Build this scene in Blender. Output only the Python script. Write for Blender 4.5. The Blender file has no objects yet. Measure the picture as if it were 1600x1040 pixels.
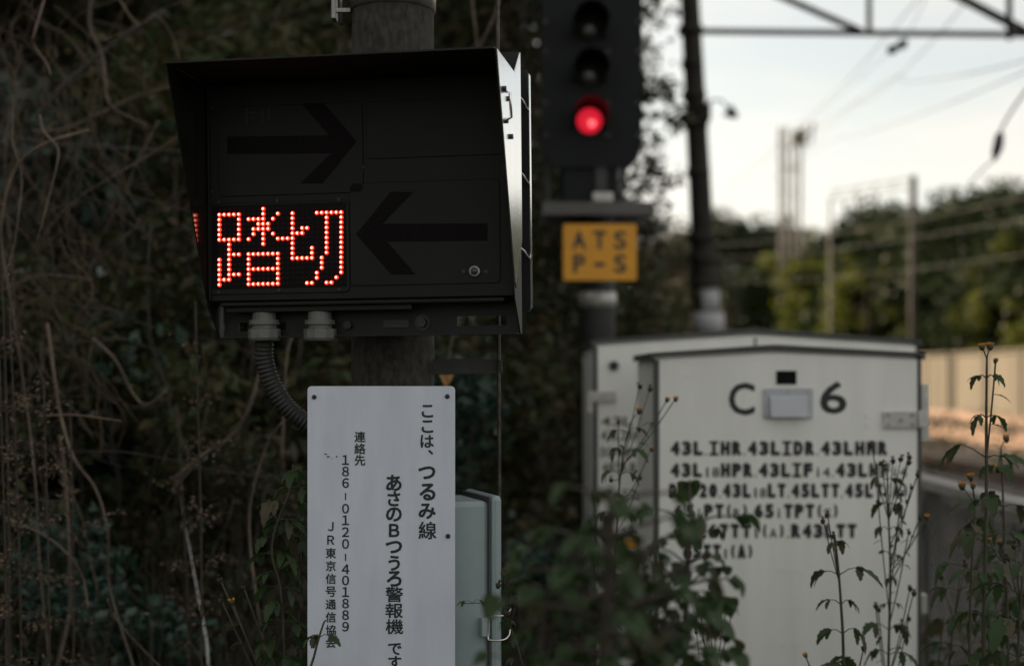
import bpy, bmesh, math, random
import numpy as np
from mathutils import Vector, Matrix, Euler

# ---------------------------------------------------------------- camera, sky, sun, exposure
scene = bpy.context.scene
COL = scene.collection
FPX, HZ, EYE = 2222.2, 585.0, 1.5          # focal length and horizon row of the 1600 px wide photograph, eye height
cam = bpy.data.cameras.new('camera'); camera = bpy.data.objects.new('camera', cam); COL.objects.link(camera)
camera.location = (0, 0, EYE); camera.rotation_euler = (math.pi/2, 0, 0)
cam.lens = 50; cam.sensor_width = 36; cam.shift_y = (HZ-520)/1600; cam.clip_start = .05; cam.clip_end = 3000
cam.dof.use_dof = True; cam.dof.focus_distance = 2.78; cam.dof.aperture_fstop = 2.05
scene.camera = camera
SUN_EL, SUN_ROT = math.radians(9), math.radians(-46)
world = bpy.data.worlds.new('World'); scene.world = world; world.use_nodes = True
wt = world.node_tree; bg = wt.nodes['Background']
sky = wt.nodes.new('ShaderNodeTexSky'); sky.sky_type = 'NISHITA'; sky.sun_disc = False
sky.sun_elevation = SUN_EL; sky.sun_rotation = SUN_ROT; sky.dust_density = 2.0; sky.air_density = 1.0
tc = wt.nodes.new('ShaderNodeTexCoord'); mp = wt.nodes.new('ShaderNodeMapping'); mp.inputs['Scale'].default_value = (1.6, 1.6, 6)
nz = wt.nodes.new('ShaderNodeTexNoise'); nz.inputs['Scale'].default_value = 2.2; nz.inputs['Detail'].default_value = 6
cr = wt.nodes.new('ShaderNodeValToRGB'); cr.color_ramp.elements[0].position = .34; cr.color_ramp.elements[1].position = .66
cr.color_ramp.elements[0].color = (.68,)*3+(1,); cr.color_ramp.elements[1].color = (.95,)*3+(1,)
mx = wt.nodes.new('ShaderNodeMixRGB'); bw = wt.nodes.new('ShaderNodeRGBToBW'); tint = wt.nodes.new('ShaderNodeMixRGB'); tint.blend_type = 'MULTIPLY'; tint.inputs[0].default_value = 1; tint.inputs[2].default_value = (1.08, 1.035, .955, 1)   # thin bright cloud
wt.links.new(sky.outputs[0], bw.inputs[0]); pw = wt.nodes.new('ShaderNodeMath'); pw.operation = 'POWER'; pw.inputs[1].default_value = .4      # high thin cloud evens the sky out
ml = wt.nodes.new('ShaderNodeMath'); ml.operation = 'MULTIPLY'; ml.inputs[1].default_value = 3.55*3.9**-.4
wt.links.new(bw.outputs[0], pw.inputs[0]); wt.links.new(pw.outputs[0], ml.inputs[0]); wt.links.new(ml.outputs[0], tint.inputs[1]); wt.links.new(tint.outputs[0], mx.inputs[2])
wt.links.new(tc.outputs['Generated'], mp.inputs[0]); wt.links.new(mp.outputs[0], nz.inputs['Vector'])
wt.links.new(nz.outputs['Fac'], cr.inputs[0]); wt.links.new(cr.outputs[0], mx.inputs[0])
wt.links.new(sky.outputs[0], mx.inputs[1]); vr = wt.nodes.new('ShaderNodeValToRGB'); vr.color_ramp.elements[0].position = .36; vr.color_ramp.elements[1].position = .64
vr.color_ramp.elements[0].color = (.86, .89, .92, 1); vr.color_ramp.elements[1].color = (1.02, 1.0, .98, 1); mm = wt.nodes.new('ShaderNodeMixRGB'); mm.blend_type = 'MULTIPLY'; mm.inputs[0].default_value = 1
wt.links.new(nz.outputs['Fac'], vr.inputs[0]); wt.links.new(mx.outputs[0], mm.inputs[1]); wt.links.new(vr.outputs[0], mm.inputs[2]); wt.links.new(mm.outputs[0], bg.inputs['Color'])
bg.inputs['Strength'].default_value = .13
sun = bpy.data.lights.new('sun', 'SUN'); sun.energy = 3.8; sun.angle = math.radians(.5); sun.color = (1, .78, .52)
sun_ob = bpy.data.objects.new('sun', sun); COL.objects.link(sun_ob)
sd = Vector((math.sin(SUN_ROT)*math.cos(SUN_EL), math.cos(SUN_ROT)*math.cos(SUN_EL), math.sin(SUN_EL)))
sun_ob.rotation_euler = sd.to_track_quat('Z', 'Y').to_euler()
vs = scene.view_settings; vs.view_transform = 'Standard'; vs.look = 'None'; vs.gamma = 1; vs.exposure = 1.25
scene.render.engine = 'CYCLES'; scene.cycles.use_denoising = True
scene.cycles.max_bounces = 6; scene.cycles.transparent_max_bounces = 8; scene.cycles.sample_clamp_indirect = 4

rng = np.random.default_rng(7); random.seed(7)
def P(px, py, d): return Vector(((px-800)/FPX*d, d, EYE-(py-HZ)/FPX*d))   # the point d metres away seen at that spot of the photo

# ---------------------------------------------------------------- materials
def mat(name, c1, c2=None, scale=8, rough=.6, metal=0, bump=0, bscale=None, emit=None, detail=5, lo=.35, hi=.65, coat=0, spec=.5):
    m = bpy.data.materials.new(name); m.use_nodes = True; t = m.node_tree; b = t.nodes['Principled BSDF']
    b.inputs['Roughness'].default_value = rough; b.inputs['Metallic'].default_value = metal; b.inputs['Coat Weight'].default_value = coat; b.inputs['Specular IOR Level'].default_value = spec
    c2 = c2 or tuple(x*.8 for x in c1)
    co = t.nodes.new('ShaderNodeTexCoord'); n = t.nodes.new('ShaderNodeTexNoise')
    n.inputs['Scale'].default_value = scale; n.inputs['Detail'].default_value = detail; n.inputs['Roughness'].default_value = .6
    r = t.nodes.new('ShaderNodeValToRGB'); r.color_ramp.elements[0].position = lo; r.color_ramp.elements[1].position = hi
    r.color_ramp.elements[0].color = (*c2, 1); r.color_ramp.elements[1].color = (*c1, 1)
    t.links.new(co.outputs['Object'], n.inputs['Vector']); t.links.new(n.outputs['Fac'], r.inputs[0]); t.links.new(r.outputs[0], b.inputs['Base Color'])
    if bump:
        n2 = t.nodes.new('ShaderNodeTexNoise'); n2.inputs['Scale'].default_value = bscale or scale*6; n2.inputs['Detail'].default_value = 4
        bp = t.nodes.new('ShaderNodeBump'); bp.inputs['Strength'].default_value = bump; bp.inputs['Distance'].default_value = .01
        t.links.new(co.outputs['Object'], n2.inputs['Vector']); t.links.new(n2.outputs['Fac'], bp.inputs['Height']); t.links.new(bp.outputs[0], b.inputs['Normal'])
    if emit:
        b.inputs['Emission Color'].default_value = (*emit[0], 1); b.inputs['Emission Strength'].default_value = emit[1]
    return m
def stretch(m, sc):        # streaks: stretch the first noise of a material along an axis
    t = m.node_tree; n = next(x for x in t.nodes if x.type == 'TEX_NOISE'); co = next(x for x in t.nodes if x.type == 'TEX_COORD')
    mpn = t.nodes.new('ShaderNodeMapping'); mpn.inputs['Scale'].default_value = sc
    t.links.new(co.outputs['Object'], mpn.inputs[0]); t.links.new(mpn.outputs[0], n.inputs['Vector']); return m
def leaf_mat(name, cols, rough=.45, trans=.25, spec=.5):
    m = bpy.data.materials.new(name); m.use_nodes = True; t = m.node_tree; b = t.nodes['Principled BSDF']; out = t.nodes['Material Output']
    b.inputs['Roughness'].default_value = rough; b.inputs['Specular IOR Level'].default_value = spec
    g = t.nodes.new('ShaderNodeNewGeometry'); r = t.nodes.new('ShaderNodeValToRGB'); e = r.color_ramp.elements
    for i, c in enumerate(cols):
        p = i/(len(cols)-1)
        k = e[0] if i == 0 else (e[1] if i == len(cols)-1 else e.new(p)); k.position = p; k.color = (*c, 1)
    tr = t.nodes.new('ShaderNodeBsdfTranslucent'); mxs = t.nodes.new('ShaderNodeMixShader'); mxs.inputs[0].default_value = trans
    hs = t.nodes.new('ShaderNodeHueSaturation'); hs.inputs['Value'].default_value = 1.6
    t.links.new(g.outputs['Random Per Island'], r.inputs[0]); t.links.new(r.outputs[0], b.inputs['Base Color'])
    t.links.new(r.outputs[0], hs.inputs['Color']); t.links.new(hs.outputs[0], tr.inputs[0])
    t.links.new(b.outputs[0], mxs.inputs[1]); t.links.new(tr.outputs[0], mxs.inputs[2]); t.links.new(mxs.outputs[0], out.inputs[0])
    return m
M = {}
M['concrete'] = stretch(mat('concrete', (.078, .072, .060), (.014, .014, .012), 70, .9, 0, .6, 700, detail=12, lo=.3, hi=.72), (1, 1, .5))
M['black_paint'] = mat('black_paint', (.016, .019, .018), (.011, .013, .012), 12, .5, 0, .05, 300, spec=.25)
M['panel_black'] = mat('panel_black', (.0095, .0125, .0095), (.007, .0095, .0072), 5, .62, 0, .04, 400, spec=.26)
M['hood_black'] = mat('hood_black', (.010, .011, .010), (.007, .008, .007), 9, .5, spec=.3)
M['hood_gloss'] = mat('hood_gloss', (.010, .011, .010), (.007, .008, .007), 9, .13, spec=.5)
M['window_black'] = mat('window_black', (.006, .005, .006), (.004, .004, .004), 20, .4, spec=.08)
M['arrow_dark'] = mat('arrow_dark', (.010, .006, .006), (.004, .0035, .004), 260, .5, lo=.45, hi=.6, spec=.06)
M['bright_metal'] = stretch(mat('bright_metal', (.93, .94, .95), (.86, .87, .89), 20, .16, 1), (1, 1, .1))
M['dull_steel'] = stretch(mat('dull_steel', (.34, .33, .32), (.20, .19, .18), 18, .42, .8, .1, 120), (1, 1, .25))
M['dark_steel'] = mat('dark_steel', (.035, .034, .033), (.02, .02, .02), 20, .5, .3, .1, 150)
M['rusty_rod'] = mat('rusty_rod', (.10, .085, .07), (.045, .035, .03), 60, .45, .6, .3, 300)
M['grey_plastic'] = mat('grey_plastic', (.15, .155, .145), (.11, .11, .105), 30, .5)
M['hose'] = mat('hose', (.020, .022, .020), (.012, .013, .012), 30, .5)
M['board_white'] = mat('board_white', (.66, .71, .80), (.585, .63, .715), 9, .5, 0, .05, 250, detail=9)
stretch(M['board_white'], (2.2, 1, .45))
M['ink'] = mat('ink', (.018, .020, .022), (.012, .013, .015), 40, .55)
M['soft_ink'] = mat('soft_ink', (.035, .035, .033), (.022, .022, .021), 60, .6)
M['box_plastic'] = mat('box_plastic', (.275, .345, .345), (.235, .30, .305), 7, .42, 0, .03, 200)
M['stainless'] = mat('stainless', (.72, .71, .69), (.6, .6, .58), 30, .25, 1)
M['cabinet_white'] = mat('cabinet_white', (.82, .82, .79), (.76, .76, .735), 2.2, .45, 0, .03, 60)
M['cabinet_door'] = mat('cabinet_door', (.83, .825, .79), (.755, .75, .715), 5, .42, 0, .03, 60)
stretch(M['cabinet_door'], (2.2, 1, .22))
M['cabinet_edge'] = mat('cabinet_edge', (.07, .075, .072), (.05, .052, .05), 10, .55)
M['vent_grey'] = mat('vent_grey', (.50, .51, .55), (.44, .45, .49), 10, .4)
M['hinge'] = mat('hinge', (.55, .54, .50), (.42, .41, .38), 18, .4, .3)
M['signal_black'] = mat('signal_black', (.009, .0115, .0115), (.006, .008, .008), 6, .6, spec=.2)
M['signal_steel'] = mat('signal_steel', (.055, .060, .058), (.032, .035, .033), 9, .6, .2)
M['lens_off'] = mat('lens_off', (.05, .055, .05), (.03, .035, .03), 10, .12)
M['lens_red'] = mat('lens_red', (.5, .01, .02), (.4, .01, .015), 14, .2, emit=((1, .020, .05), .27))
M['lamp_core'] = mat('lamp_core', (.8, .3, .3), (.7, .2, .2), 14, .2, emit=((1, .10, .12), .9))
M['led_red'] = mat('led_red', (.5, .02, .01), (.4, .02, .01), 30, .3, emit=((1, .030, .012), .75))
M['led_core'] = mat('led_core', (.9, .5, .4), (.9, .4, .3), 30, .3, emit=((1, .50, .33), 2.1))
M['led_off'] = mat('led_off', (.022, .010, .013), (.022, .012, .016), 30, .5, spec=.1)
M['yellow_sign'] = mat('yellow_sign', (.74, .33, .014), (.64, .28, .012), 5, .5)
M['mast'] = mat('mast', (.045, .040, .033), (.03, .028, .025), 5, .75, .0, spec=.15)
M['mast_band'] = mat('mast_band', (.45, .46, .47), (.36, .37, .38), 5, .5)
M['far_steel'] = mat('far_steel', (.13, .125, .12), (.09, .085, .08), 3, .6, .3)
M['far_pole'] = mat('far_pole', (.055, .046, .037), (.034, .028, .023), 3, .8)
M['wire'] = mat('wire', (.15, .15, .15), (.11, .11, .11), 3, .5, .2)
M['insulator'] = mat('insulator', (.03, .035, .05), (.02, .022, .035), 8, .3)
M['rail_grey'] = mat('rail_grey', (.26, .25, .23), (.17, .165, .15), 9, .6)
M['wall'] = stretch(mat('wall', (.175, .15, .113), (.125, .107, .083), .5, .9, 0, .3, 12), (1, 1, .2))
M['wall_pillar'] = mat('wall_pillar', (.13, .115, .09), (.10, .085, .07), .8, .9)
M['ground'] = mat('ground', (.085, .066, .045), (.04, .036, .024), .9, .95, 0, .8, 9)
M['ballast'] = mat('ballast', (.038, .023, .016), (.018, .014, .012), 1.3, .95, 0, 1, 18)
M['rail'] = mat('rail', (.20, .12, .08), (.12, .075, .05), 3, .5, .5)
M['sleeper'] = mat('sleeper', (.20, .18, .155), (.13, .115, .10), 2, .9)
M['soil'] = mat('soil', (.035, .028, .02), (.018, .017, .012), 1.4, .95, 0, .8, 8)
M['bark'] = stretch(mat('bark', (.085, .068, .052), (.04, .032, .025), 9, .9, 0, .8, 40), (1, 1, .3))
M['vine_tan'] = stretch(mat('vine_tan', (.16, .12, .085), (.085, .065, .048), 20, .8, 0, .5, 120), (1, 1, .3))
M['vine_dark'] = mat('vine_dark', (.06, .05, .042), (.03, .025, .022), 20, .8, 0, .5, 120)
M['creeper'] = mat('creeper', (.12, .078, .050), (.05, .035, .024), 6, .85)
M['straw'] = leaf_mat('straw', [(.050, .042, .026), (.095, .074, .048), (.036, .040, .020), (.068, .054, .038)], .7, .15)
M['panicle'] = leaf_mat('panicle', [(.135, .095, .065), (.08, .058, .04), (.18, .13, .095)], .8, .2)
M['leaf_dark'] = leaf_mat('leaf_dark', [(.020, .046, .022), (.034, .066, .026), (.014, .034, .020), (.046, .070, .026), (.022, .052, .030), (.075, .050, .024)], .5, .15, .3)
M['leaf_teal'] = leaf_mat('leaf_teal', [(.018, .050, .036), (.030, .070, .050), (.014, .036, .028), (.045, .085, .062)], .36, .12, .45)
M['leaf_olive'] = leaf_mat('leaf_olive', [(.030, .056, .018), (.044, .070, .022), (.018, .038, .014), (.075, .055, .024)], .55, .2, .25)
M['leaf_under'] = leaf_mat('leaf_under', [(.018, .036, .016), (.055, .042, .020), (.014, .030, .015), (.08, .052, .028)], .6, .15, .25)
M['leaf_far'] = leaf_mat('leaf_far', [(.026, .042, .009), (.018, .030, .008), (.044, .054, .010), (.013, .024, .008)], .6, .2, .25)
M['leaf_gold'] = leaf_mat('leaf_gold', [(.105, .115, .014), (.065, .082, .014), (.16, .14, .016), (.045, .062, .012)], .55, .42, .25)
M['leaf_weed'] = leaf_mat('leaf_weed', [(.038, .070, .024), (.054, .090, .028), (.028, .054, .022), (.085, .10, .032), (.042, .074, .028)], .5, .3, .3)
M['leaf_wilt'] = leaf_mat('leaf_wilt', [(.075, .062, .034), (.05, .06, .028), (.11, .075, .038), (.042, .054, .025)], .6, .25)
M['stem'] = mat('stem', (.05, .055, .026), (.038, .032, .02), 25, .6)
M['stem_brown'] = mat('stem_brown', (.055, .042, .028), (.035, .028, .02), 25, .7)
M['petal'] = mat('petal', (.55, .27, .02), (.42, .17, .015), 120, .6)
M['calyx'] = mat('calyx', (.055, .06, .022), (.04, .035, .018), 60, .6)
M['seed'] = mat('seed', (.045, .034, .02), (.03, .024, .016), 60, .8)
M['orange_leaf'] = mat('orange_leaf', (.34, .17, .025), (.22, .10, .02), 60, .5)

# ---------------------------------------------------------------- mesh helpers
def frame(d):
    d = Vector(d).normalized(); a = Vector((0, 0, 1)) if abs(d.z) < .9 else Vector((1, 0, 0))
    x = d.cross(a).normalized(); return x, x.cross(d).normalized()
class MB:
    def __init__(s): s.v = []; s.f = []; s.smooth = set()
    def box(s, lo, hi, bevel=0, T=None):
        bm = bmesh.new(); bmesh.ops.create_cube(bm, size=1)
        lo, hi = Vector(lo), Vector(hi); c = (lo+hi)/2; sz = hi-lo
        for v in bm.verts: v.co = Vector((v.co.x*sz.x, v.co.y*sz.y, v.co.z*sz.z))+c
        if bevel: bmesh.ops.bevel(bm, geom=bm.edges[:], offset=bevel, segments=2, affect='EDGES', profile=.5)
        return s.add(bm, T)
    def add(s, bm, T=None):
        if T: bm.transform(T)
        o = len(s.v); bm.verts.index_update(); s.v += [tuple(v.co) for v in bm.verts]
        s.f += [[o+v.index for v in f.verts] for f in bm.faces]; bm.free(); return s
    def bar(s, a, b, w, h):          # straight bar of rectangular section
        a, b = Vector(a), Vector(b); x, y = frame(b-a); o = len(s.v)
        for p in (a, b):
            for i, j in ((-1, -1), (1, -1), (1, 1), (-1, 1)): s.v.append(tuple(p+x*i*w/2+y*j*h/2))
        for q in ((0, 1, 2, 3), (7, 6, 5, 4), (0, 4, 5, 1), (1, 5, 6, 2), (2, 6, 7, 3), (3, 7, 4, 0)): s.f.append([o+k for k in q])
        return s
    def tube(s, pts, r, n=8, cap=True):
        pts = [Vector(p) for p in pts]; rs = r if isinstance(r, (list, tuple)) else [r]*len(pts); o = len(s.v)
        for i, p in enumerate(pts):
            d = pts[min(i+1, len(pts)-1)]-pts[max(i-1, 0)]
            if i == 0: x, y = frame(d)
            else:
                dn = d.normalized(); x = (x-dn*x.dot(dn)).normalized(); y = x.cross(dn)
            for k in range(n):
                a = 2*math.pi*k/n; s.v.append(tuple(p+(x*math.cos(a)+y*math.sin(a))*rs[i]))
        f0 = len(s.f)
        for i in range(len(pts)-1):
            for k in range(n): s.f.append([o+i*n+k, o+i*n+(k+1) % n, o+(i+1)*n+(k+1) % n, o+(i+1)*n+k])
        s.smooth |= set(range(f0, len(s.f)))
        if cap: s.f.append([o+k for k in range(n)][::-1]); s.f.append([o+(len(pts)-1)*n+k for k in range(n)])
        return s
    def prism(s, poly, axis, a, b):  # polygon (2-D) extruded along an axis: 'x','y','z'
        bm = bmesh.new()
        def mk(p, t): return {'x': (t, p[0], p[1]), 'y': (p[0], t, p[1]), 'z': (p[0], p[1], t)}[axis]
        A = [bm.verts.new(mk(p, a)) for p in poly]; B = [bm.verts.new(mk(p, b)) for p in poly]; n = len(poly)
        bm.faces.new(A); bm.faces.new(B[::-1])
        for i in range(n): bm.faces.new((A[i], B[i], B[(i+1) % n], A[(i+1) % n]))
        bmesh.ops.recalc_face_normals(bm, faces=bm.faces[:]); return s.add(bm)
    def ball(s, c, r, sub=2, sc=(1, 1, 1)):
        bm = bmesh.new(); bmesh.ops.create_icosphere(bm, subdivisions=sub, radius=r)
        for v in bm.verts: v.co = Vector((v.co.x*sc[0], v.co.y*sc[1], v.co.z*sc[2]))+Vector(c)
        f0 = len(s.f); s.add(bm); s.smooth |= set(range(f0, len(s.f))); return s
    def build(s, name, m, parent=None, loc=None):
        me = bpy.data.meshes.new(name); me.from_pydata(s.v, [], s.f)
        if s.smooth:
            fl = [i in s.smooth for i in range(len(s.f))]; me.polygons.foreach_set('use_smooth', fl)
        me.materials.append(M[m]); me.update(); return link(name, me, parent, loc)
def link(name, me, parent=None, loc=None):
    o = bpy.data.objects.new(name, me); COL.objects.link(o)
    if parent: o.parent = parent
    if loc is not None: o.location = loc
    return o
def tag(o, label, cat=None, group=None, kind=None):
    if label: o['label'] = label
    if cat: o['category'] = cat
    if group: o['group'] = group
    if kind: o['kind'] = kind
    return o
def thing(name, label, cat, loc=(0, 0, 0), group=None, rot=(0, 0, 0)):
    o = bpy.data.objects.new(name, None); COL.objects.link(o); o.location = loc; o.rotation_euler = rot; o.empty_display_size = .1
    return tag(o, label, cat, group)
def copy_tree(o, parent=None):
    c = o.copy(); COL.objects.link(c)
    if parent: c.parent = parent
    for ch in list(o.children): copy_tree(ch, c)
    return c
def rrect(x0, y0, x1, y1, r, n=5):
    pts = []
    for cx, cy, a0 in ((x1-r, y1-r, 0), (x0+r, y1-r, 90), (x0+r, y0+r, 180), (x1-r, y0+r, 270)):
        for k in range(n+1):
            a = math.radians(a0+90*k/n); pts.append((cx+r*math.cos(a), cy+r*math.sin(a)))
    return pts
def quads(name, V, m, parent=None, loc=None, nv=4):    # V: (n, nv, 3) one face per leaf
    n = len(V); me = bpy.data.meshes.new(name); me.vertices.add(n*nv); me.vertices.foreach_set('co', np.ascontiguousarray(V, dtype=np.float32).ravel())
    me.loops.add(n*nv); me.loops.foreach_set('vertex_index', np.arange(n*nv, dtype=np.int32))
    me.polygons.add(n); me.polygons.foreach_set('loop_start', np.arange(n, dtype=np.int32)*nv)
    me.polygons.foreach_set('loop_total', np.full(n, nv, dtype=np.int32)); me.materials.append(M[m]); me.update(calc_edges=True); me.validate()
    return link(name, me, parent, loc)
def unit(a): return a/np.maximum(np.linalg.norm(a, axis=1, keepdims=True), 1e-6)
def leaf_quads(C, L, W, up=.3, droop=.2, g=None):   # kite shaped folded leaves at C (n,3)
    g = g or rng; n = len(C); D = unit(g.normal(size=(n, 3))*[1, 1, .6]+[0, 0, -droop]); N = unit(g.normal(size=(n, 3))+[0, 0, up*3])
    S = unit(np.cross(D, N)); N = np.cross(S, D); l = (L*(.6+.8*g.random(n)))[:, None]; w = l*W/2
    return np.stack([C-D*l*.5, C-D*l*.05+S*w+N*w*.35, C+D*l*.5, C-D*l*.05-S*w+N*w*.35], 1)
_gl = {}
def glyph(ch, bold):
    k = (ch, bold)
    if k not in _gl:
        cu = bpy.data.curves.new('glyph', 'FONT'); cu.body = ch; cu.offset = bold; cu.resolution_u = 3
        o = bpy.data.objects.new('glyph', cu); COL.objects.link(o); bpy.context.view_layer.update()
        me = o.to_mesh(); v = np.array([x.co[:2] for x in me.vertices]).reshape(-1, 2); f = [list(p.vertices) for p in me.polygons]
        o.to_mesh_clear(); bpy.data.objects.remove(o); bpy.data.curves.remove(cu); _gl[k] = (v, f)
    return _gl[k]
def put_glyph(mb, ch, cx, cz, w, h, y, bold=.02, slant=0):   # fits the glyph's own box into w x h (h or w may be None), facing -Y
    v, f = glyph(ch, 0)
    if not len(v): return
    lo, hi = v.min(0), v.max(0); sz = hi-lo; c = (lo+hi)/2
    t = bold*min(1, .9*max(w or 0, h or 0)/max(1e-9, max(w or 0, h or 0)))*(max(w, h)/max(sz))   # half the added stroke width
    sx = max(w-2*t, w*.6)/sz[0]; sy = max(h-2*t, h*.6)/sz[1]
    ring = [(0, 0)]+[(t*math.cos(a), t*math.sin(a)) for a in np.linspace(0, 2*math.pi, 8, endpoint=False)] if bold else [(0, 0)]
    for k, (dx, dz) in enumerate(ring):      # heavy letters: the stroke is widened by overprinting, each print a hair behind the last
        o = len(mb.v)
        for p in v: mb.v.append((cx+dx+(p[0]-c[0])*sx, y+k*.00004, cz+dz+(p[1]-c[1])*sy))
        mb.f += [[o+i for i in q] for q in f]
def put_char(mb, ch, cx, cz, em, y, bold=.02):      # natural proportions, em height, centred on the em box
    v, f = glyph(ch, bold); o = len(mb.v)
    if not len(v): return
    c = (v[:, 0].min()+v[:, 0].max())/2
    for p in v: mb.v.append((cx+(p[0]-c)*em, y, cz+(p[1]-.36)*em))
    mb.f += [[o+i for i in q] for q in f]

# ---------------------------------------------------------------- setting: ground, bank, ballast
def sheet(name, m, fn, xs, ys, kind='structure'):
    mb = MB(); nx, ny = len(xs), len(ys)
    for yy in ys:
        for xx in xs: mb.v.append((xx, yy, fn(xx, yy)))
    for j in range(ny-1):
        for i in range(nx-1): mb.f.append([j*nx+i, j*nx+i+1, (j+1)*nx+i+1, (j+1)*nx+i])
    mb.smooth = set(range(len(mb.f))); o = mb.build(name, m); o['kind'] = kind; return o
def sst(a, b, x): t = min(1, max(0, (x-a)/(b-a))); return t*t*(3-2*t)
sheet('ground', 'ground', lambda x, y: 0, [-900, -60, -10, -5, 0, 3, 20, 60, 900], [-300, -20, 0, 5, 10, 20, 40, 80, 200, 1500])
def bank_h(x, y):
    return 6.6*sst(1.6, -4.2, x)*sst(5.6, 12, y)*(1-sst(25, 31, y))+.12*math.sin(x*2.1+y*1.3)+.1*math.sin(y*2.7-x)-.15
sheet('wooded_bank', 'soil', bank_h, list(np.linspace(-22, 2.4, 50)), list(np.linspace(5, 32, 54)))
b = MB(); b.prism([(2.9, 0), (3.4, .18), (15.6, .18), (16.3, 0)], 'y', -10, 320)
o = b.build('ballast_bed', 'ballast'); o['kind'] = 'structure'
for i, xc in enumerate((5.2, 9.0, 12.8)):
    t = thing('railway_track', ['railway track nearest the chain link fence', 'railway track in the middle of the ballast bed', 'railway track along the foot of the beige wall'][i], 'railway track', (xc, 0, .18), 'railway tracks on the ballast')
    for s in (-.55, .55):
        MB().prism([(s-.065, .07), (s+.065, .07), (s+.065, .085), (s+.012, .10), (s+.012, .19), (s+.035, .195), (s+.035, .225), (s-.035, .225), (s-.035, .195), (s-.012, .19), (s-.012, .10), (s-.065, .085)], 'y', -5, 300).build('rail', 'rail', t)
    sl = MB()
    for k in range(150): sl.box((-1.0, 8+k*.62, -.05), (1.0, 8.22+k*.62, .07))
    tag(sl.build('sleepers', 'sleeper', t), None, None, None, 'stuff')
# beige wall along the far side of the tracks, panel by panel between pillars
w = thing('lineside_wall', 'beige concrete wall lit by the low sun beyond the tracks', 'wall', (16.9, 0, 0))
p = MB(); c = MB(); cp = MB()
for k in range(40):
    y0 = 22+k*3.6; MB().box((0, y0+.12, 0), (.16, y0+3.48, 2.22)).build('wall_panel', 'wall', w); MB().box((-.06, y0-.12, 0), (.22, y0+.12, 2.28)).build('wall_pillar', 'wall_pillar', w)
cp.box((-.05, 21.8, 2.284), (.21, 166.2, 2.36))
cp.build('coping', 'wall', w)

# ---------------------------------------------------------------- trees
def limb_points(a, b, n=6, wob=.12, g=random):
    a, b = Vector(a), Vector(b); L = (b-a).length; pts = []
    for i in range(n+1):
        t = i/n; q = a.lerp(b, t); k = wob*L*math.sin(math.pi*t)*.5
        pts.append(q+Vector((g.uniform(-1, 1), g.uniform(-1, 1), g.uniform(-.4, .6)))*k)
    return pts
def make_tree(name, H, R, base, leaf, n, leafm, seed, lw=.5, clump=.38, trunk_r=.13, zs=1.0, nclump=60):
    """trunk with limbs and a crown of leaf clumps; the crown spans base..H with radius R"""
    g = random.Random(seed); ng = np.random.default_rng(seed)
    root = thing(name, None, None)
    tm = MB(); top = Vector((g.uniform(-.3, .3), g.uniform(-.3, .3), H*.86))
    tp = limb_points((0, 0, -.3), top, 8, .05, g); tm.tube(tp, [trunk_r*(1-.085*i) for i in range(9)], 9)
    tips = []
    for k in range(nclump):
        a = g.uniform(0, 2*math.pi); z = g.uniform(0, 1); prof = math.sin(math.pi*(.12+.80*z))**.7
        rr = R*prof*(.35+.65*math.sqrt(g.random()))*g.uniform(.8, 1.12); tips.append(Vector((rr*math.cos(a), rr*math.sin(a), base+(H-base)*z)))
    for k, q in enumerate(tips):
        if k % 3 == 0:
            st = tp[min(8, max(1, int((q.z/H*.75)*8)))]; lp = limb_points(st, q, 5, .16, g)
            r0 = trunk_r*.32; tm.tube(lp, [r0*(1-.16*i) for i in range(6)], 5)
    tm.build('trunk', 'bark', root)
    per = n//nclump; C = []
    for q in tips:
        s = clump*R*g.uniform(.55, 1.15); d = unit(ng.normal(size=(per, 3)))*(ng.random((per, 1))**.45)*s*np.array([1, 1, .72*zs])
        C.append(d+np.array(q))
    C = np.concatenate(C); quads('crown', leaf_quads(C, leaf, lw, .3, .3, ng), leafm, root); return root
def place(proto, used, loc, s, rz, label, cat, group):
    o = proto if not used else copy_tree(proto); o.location = loc; o.scale = (s[0], s[0], s[1]) if isinstance(s, tuple) else (s, s, s)
    o.rotation_euler = (0, 0, rz); return tag(o, label, cat, group)
WT = [make_tree('evergreen_tree', 7.2, 2.1, 1.6, .105, 15000, ('leaf_dark', 'leaf_olive', 'leaf_dark')[i], 11+i, .5, .36, .14, 1, 64) for i in range(3)]
spots = [(-6.6, 9.0, .9), (-4.6, 8.6, 1.0), (-3.1, 10.2, 1.05), (-1.75, 9.2, .98), (-1.75, 11.2, 1.08), (-1.6, 13.6, 1.02), (-5.4, 12.5, 1.1), (-8.5, 12.0, 1.1), (-2.9, 15, 1.1),
         (-1.7, 17.0, .98), (-7.4, 16.8, 1.1), (-1.2, 19.0, 1.1), (-4.8, 20, 1.1), (-2.2, 21.5, 1.0), (-10.5, 19, 1.1), (-2.6, 24.5, 1.15), (-.45, 18, 1.0), (-.1, 23, 1.08), (-6.0, 5.0, .8), (-7.5, 2.0, .95), (-5.8, -1.5, .95), (-8.8, 6.2, 1.1)]  # last ones stand out of view at left, added to shade the foreground
for i, (x, y, s) in enumerate(spots):
    place(WT[i % 3], i >= 3, (x, y, max(0, bank_h(x, y)*.6 if y > 5 else 0)), s*random.uniform(.93, 1.07), random.uniform(0, 6.28),
          'dark evergreen tree crowding the bank or added out of view for shade', 'tree', 'evergreen trees on the dark bank')
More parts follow.
